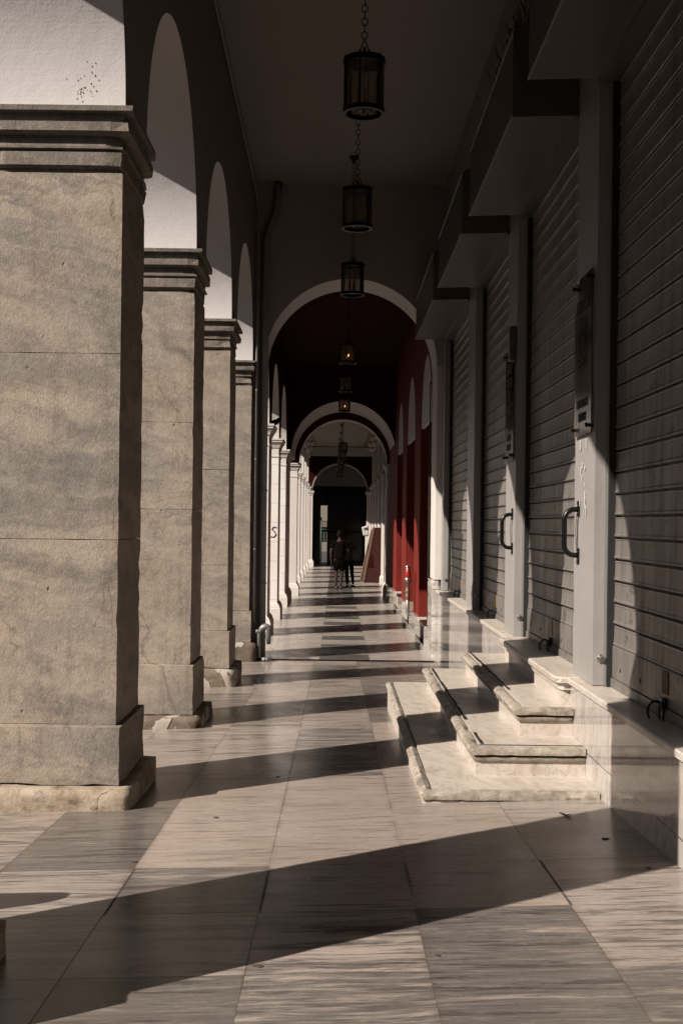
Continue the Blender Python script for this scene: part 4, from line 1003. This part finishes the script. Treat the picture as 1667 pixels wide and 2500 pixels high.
def head(c, t, hairmat, yaw=0.):
    c = Vector(c)
    mb = MB(); rows = []
    prof = [(-.115, .020, .03, .035), (-.10, .040, .046, .03), (-.07, .056, .064, .018), (-.03, .067, .082, .006), (.01, .073, .092, .0), (.05, .073, .092, -.004), (.085, .060, .078, -.006), (.105, .038, .05, -.006), (.114, .012, .016, -.006)]
    for z, rx, ry, oy in prof:
        rows.append([c + Matrix.Rotation(yaw, 3, 'Z') @ Vector((rx * math.cos(a), ry * math.sin(a) + oy, z)) for a in [2 * math.pi * k / 20 for k in range(20)]])
    mb.rows(rows)
    RZ = Matrix.Rotation(yaw, 3, 'Z')
    def q(x, y, z): return tuple(c + RZ @ Vector((x, y, z)))
    mb.tube([q(0, .085, .02), q(0, .105, -.02), q(0, .085, -.035)], .012, 8)
    for s in (-1, 1): mb.tube([q(s * .070, -.005, .02), q(s * .083, -.012, 0), q(s * .072, -.002, -.03)], .011, 8); mb.lathe([(-.01, .006), (0, .012), (.01, .006)], q(s * .028, .082, .01), 8)
    mb.tube([q(-.022, .085, -.062), q(0, .092, -.062), q(.022, .085, -.062)], .006, 6)
    mb.build('head', 'skin', t, smooth=True)
    mb = MB(); rows = []
    for z, rx, ry, oy in [(-.06, .05, .05, -.035), (-.02, .074, .07, -.028), (.03, .080, .086, -.016), (.07, .076, .088, -.010), (.10, .056, .066, -.008), (.122, .03, .036, -.008), (.128, .008, .01, -.008)]:
        rows.append([c + RZ @ Vector((rx * math.cos(a), ry * math.sin(a) + oy, z)) for a in [2 * math.pi * k / 18 for k in range(18)]])
    mb.rows(rows); mb.build('hair', hairmat, t, smooth=True)
def shoe(x, y, t, yaw, mat='shoe'):
    mb = MB(); rows = []
    for yy, w, h in ((-.10, .028, .05), (-.08, .038, .085), (0, .040, .085), (.06, .046, .06), (.13, .046, .045), (.165, .03, .03), (.175, .01, .02)):
        rows.append([Vector((x, y, 0)) + Matrix.Rotation(yaw, 3, 'Z') @ Vector((w * math.cos(a), yy, .005 + max(0, h * (.5 + .5 * math.sin(a))))) for a in [2 * math.pi * k / 14 for k in range(14)]])
    mb.rows(rows); mb.build('shoe', mat, t, smooth=True)
# man seen from behind, dark top, knee-length shorts
px, py = .12, 36.3
t = thing('person', 'man seen from behind in dark top and knee-length shorts, in the shade', 'person', (px, py, 0), 'two people standing in the walkway')
hipz = .93
body = [[((0, 0, .98), (.15, .11)), ((0, .0, 1.15), (.14, .10)), ((0, .01, 1.33), (.17, .11)), ((0, .01, 1.43), (.12, .09)), ((0, .02, 1.50), .055), ((0, .03, 1.58), .05)],
        [((0, 0, .98), (.15, .11)), ((-.09, 0, .90), .095), ((-.095, .02, .50), .062), ((-.10, -.01, .30), .052), ((-.10, -.01, .09), .036), ((-.10, .06, .04), .03)],
        [((0, 0, .98), (.15, .11)), ((.09, .02, .90), .095), ((.07, .05, .50), .062), ((.06, .02, .30), .052), ((.05, .0, .09), .036), ((.05, .07, .04), .03)],
        [((0, .01, 1.43), (.12, .09)), ((-.18, .01, 1.40), .058), ((-.26, -.01, 1.14), .043), ((-.25, .03, .90), .03), ((-.245, .05, .86), .024)],
        [((0, .01, 1.43), (.12, .09)), ((.18, .01, 1.40), .058), ((.27, .03, 1.15), .043), ((.22, .16, .98), .03), ((.20, .19, .95), .024)]]
skin('body', body + hand((-.245, .05, .86), (0, .05, -1), 1) + hand((.20, .19, .95), (-.3, .6, -.4), -1), 'skin', t, loc=(px, py, 0))
top = [[((0, 0, .86), (.17, .13)), ((0, 0, .95), (.19, .145)), ((0, .0, 1.15), (.175, .125)), ((0, .01, 1.33), (.20, .13)), ((0, .01, 1.44), (.13, .10)), ((0, .02, 1.50), (.07, .07))],
       [((0, .01, 1.44), (.13, .10)), ((-.19, .01, 1.41), .075), ((-.25, 0, 1.22), .062)], [((0, .01, 1.44), (.13, .10)), ((.19, .01, 1.41), .075), ((.255, .02, 1.22), .062)]]
skin('t_shirt', top, 'browncloth', t, loc=(px, py, 0))
sh_ = [[((0, 0, 1.0), (.165, .125)), ((0, 0, .9), (.17, .13)), ((-.095, .01, .72), .105), ((-.10, .02, .52), .10)], [((0, 0, .9), (.17, .13)), ((.09, .03, .72), .105), ((.085, .045, .52), .10)]]
skin('shorts', sh_, 'blackcloth', t, loc=(px, py, 0)); shoe(px - .10, py, t, .25); shoe(px + .05, py + .02, t, -.1)
head((px, py + .04, 1.67), t, 'hair')
# slimmer person facing the man
qx, qy = .42, 37.3
t = thing('person', 'slim person in pale shirt and dark trousers, standing behind the man in shorts', 'person', (qx, qy, 0), 'two people standing in the walkway')
body = [[((0, 0, .95), (.125, .10)), ((0, .0, 1.10), (.10, .085)), ((0, .0, 1.26), (.13, .095)), ((0, .0, 1.36), (.10, .08)), ((0, -.01, 1.42), .045), ((0, -.02, 1.50), .042)],
        [((0, .01, 1.36), (.10, .08)), ((-.15, 0, 1.33), .048), ((-.21, -.03, 1.08), .036), ((-.12, -.17, 1.0), .026), ((-.10, -.20, 1.0), .022)],
        [((0, .01, 1.36), (.10, .08)), ((.15, 0, 1.33), .048), ((.20, .02, 1.08), .036), ((.20, -.02, .86), .026), ((.20, -.03, .82), .022)],
        [((0, 0, .95), (.125, .10)), ((-.07, 0, .86), .08), ((-.06, .0, .47), .055), ((-.04, .02, .09), .034)], [((0, 0, .95), (.125, .10)), ((.07, 0, .86), .08), ((.10, .0, .47), .055), ((.14, .02, .09), .034)]]
skin('body', body + hand((-.10, -.20, 1.0), (.3, -1, 0), 1) + hand((.20, -.03, .82), (0, -.05, -1), -1), 'skin', t, loc=(qx, qy, 0))
skin('shirt', [[((0, 0, .82), (.14, .12)), ((0, 0, .92), (.155, .13)), ((0, 0, 1.10), (.125, .105)), ((0, 0, 1.28), (.15, .11)), ((0, 0, 1.37), (.11, .09)), ((0, -.01, 1.42), (.06, .06))], [((0, 0, 1.37), (.11, .09)), ((-.155, 0, 1.34), .062), ((-.20, -.02, 1.15), .052)], [((0, 0, 1.37), (.11, .09)), ((.155, 0, 1.34), .062), ((.195, .01, 1.15), .052)]], 'shirt', t, loc=(qx, qy, 0))
skin('trousers', [[((0, 0, .98), (.135, .11)), ((0, 0, .88), (.14, .11)), ((-.07, 0, .75), .088), ((-.06, 0, .47), .066), ((-.04, .02, .10), .046)], [((0, 0, .88), (.14, .11)), ((.075, 0, .75), .088), ((.10, 0, .47), .066), ((.14, .02, .10), .046)]], 'blackcloth', t, loc=(qx, qy, 0))
shoe(qx - .04, qy, t, math.pi - .2); shoe(qx + .14, qy, t, math.pi + .5); head((qx, qy - .03, 1.58), t, 'hair', math.pi)

# ------------------------------------------------------------------ litter
def litter(name, label, cat, x, y, mat, size=.03, z=None, seed=0, grp=None, kind_='blob'):
    random.seed(seed); mb = MB(); z = flz(x, y) if z is None else z
    if kind_ == 'blob': 
        pts = [(x + math.cos(a) * size * random.uniform(.7, 1.2), y + math.sin(a) * size * random.uniform(.5, .9)) for a in [2 * math.pi * k / 10 for k in range(10)]]; mb.prism(pts, 'z', z + .0005, z + .004)
    elif kind_ == 'leaf':
        for k in range(6):
            a = random.uniform(0, 6.28); c = Vector((x + math.cos(a) * size * .4, y + math.sin(a) * size * .4, z + .006)); u = Vector((math.cos(a), math.sin(a), random.uniform(.1, .5))) * size * .7; w = Vector((-math.sin(a), math.cos(a), 0)) * size * .35
            mb.face([c - u, c + w, c + u, c - w]); mb.face([c - u + Vector((0, 0, .002)), c - w + Vector((0, 0, .002)), c + u + Vector((0, 0, .002)), c + w + Vector((0, 0, .002))])
    else: mb.tube([(x, y, z + .004), (x + size * .5, y + size * .06, z + .008), (x + size, y - size * .05, z + .004)], .0022, 5)
    return tag(mb.build(name, mat), label, cat, grp)
litter('dry_leaf', 'small crumpled dark red leaf on the paving in front of the steps', 'leaf', 1.22, 6.22, 'leaf', .035, kind_='leaf')
litter('twig', 'thin dark twig lying on the paving beside the second pier', 'twig', -.80, 9.35, 'twig', .16, kind_='twig')
for k, (x, y, l) in enumerate(((-.24, 3.93, 'round gum spot at the lower shadow edge'), (.36, 4.0, 'gum spot right of the middle joint near the viewer'), (1.30, 5.66, 'gum spot beside the marble plinth in shade'), (1.36, 5.1, 'gum spot near the foot of the marble plinth'), (-.62, 6.35, 'gum spot on the pale slab by the big pier'), (-.35, 7.6, 'gum spot inside the shadow of the big pier'), (-.9, 5.4, 'gum spot on the striped slab by the big plinth'))):
    litter('gum_spot', l, 'gum spot', x, y, 'gum', .011 if k % 2 else .017, seed=k, grp='gum spots on the paving')

# ------------------------------------------------------------------ houses over the road (light and depth seen between the piers)
for k, (y0, y1, h) in enumerate(((-30, -8, 8.5), (-7.5, 14, 7.5), (14.5, 38, 9), (38.5, 62, 8))):
    t = thing('street_house', ['pale house over the road, behind the viewer', 'pale house over the road, opposite the stone piers', 'pale house over the road, opposite the red arcade', 'pale house over the road, opposite the cream colonnade'][k], 'house', (-13, (y0 + y1) / 2, 0), 'houses across the road')
    mb = MB(); mb.box(-24, -13, y0, y1, -1, h); mb.build('wall', 'bldg', t)
    mb = MB(); mb.box(-24.4, -12.7, y0 - .1, y1 + .1, h, h + .3); mb.build('cornice', 'kerb', t)
    n = int((y1 - y0) / 3.2)
    for i in range(n):
        for z in (2.8, 5.6):
            y = y0 + 1.2 + i * 3.2; mb = MB(); mb.box(-13.05, -12.97, y, y + 1.1, z, z + 1.6, 0); w = mb.build('window', 'blackglass', t)
# guessed unseen object by the nearest pier, shaped for its shadow at the left
t = thing('shadow_caster', 'guessed unseen panel on legs, shaped to cast a shadow beside the nearest pier', 'shadow caster', (-2.5, 4.2, .45))
pts = [(-3.1, 1.07), (-3.1, 1.36)] + [(-2.18 + .17 * math.sin(a), 1.19 + .17 * math.cos(a)) for a in [math.pi / 2 * k / 8 for k in range(9)]] + [(-2.05, 1.10), (-2.2, 1.07)]
mb = MB(); mb.prism(pts, 'y', 4.18, 4.21); mb.build('panel', 'galv', t)
mb = MB(); mb.tube([(-2.95, 4.195, .3), (-2.95, 4.195, 1.1)], .025, 8); mb.build('leg', 'galv', t); mb = MB(); mb.tube([(-2.6, 4.195, .3), (-2.6, 4.195, 1.1)], .025, 8); mb.build('leg', 'galv', t)

# ------------------------------------------------------------------ light, sky, camera
w = bpy.data.worlds.new('World'); sc.world = w; w.use_nodes = True; nt = w.node_tree
sky = nt.nodes.new('ShaderNodeTexSky'); sky.sky_type = 'NISHITA'; sky.sun_disc = False
el = math.asin(-SUN.z); sky.sun_elevation = el; sky.sun_rotation = math.atan2(-SUN.x, -SUN.y); sky.air_density = .5; sky.dust_density = 1.0; sky.ozone_density = .0
nt.links.new(sky.outputs[0], nt.nodes['Background'].inputs[0]); nt.nodes['Background'].inputs[1].default_value = .05
L = bpy.data.lights.new('sun', 'SUN'); L.energy = 5; L.angle = R(.5); L.color = (1, .915, .825)
lo = bpy.data.objects.new('sun', L); COL.objects.link(lo); lo.rotation_euler = SUN.to_track_quat('-Z', 'Y').to_euler(); lo.location = (-20, -10, 20)

cam = bpy.data.cameras.new('camera'); co = bpy.data.objects.new('camera', cam); COL.objects.link(co); sc.camera = co
cam.sensor_width = 36; cam.sensor_fit = 'AUTO'; cam.lens = 2900 / 2500 * 36; cam.clip_end = 600; cam.clip_start = .05
cam.shift_x = 13.5 / 2500; cam.shift_y = 29 / 2500
co.location = (0, 0, E); co.rotation_mode = 'QUATERNION'
co.rotation_quaternion = (Matrix.Rotation(math.atan(.0122) * -1, 3, 'Y') @ Matrix.Rotation(R(90), 3, 'X')).to_quaternion()
sc.view_settings.view_transform = 'Standard'; sc.view_settings.look = 'None'; sc.view_settings.exposure = 1.04; sc.view_settings.gamma = 1
sc.cycles.max_bounces = 8; sc.cycles.diffuse_bounces = 3; sc.cycles.use_denoising = True; sc.cycles.denoising_prefilter = 'ACCURATE'; sc.cycles.sample_clamp_indirect = 4
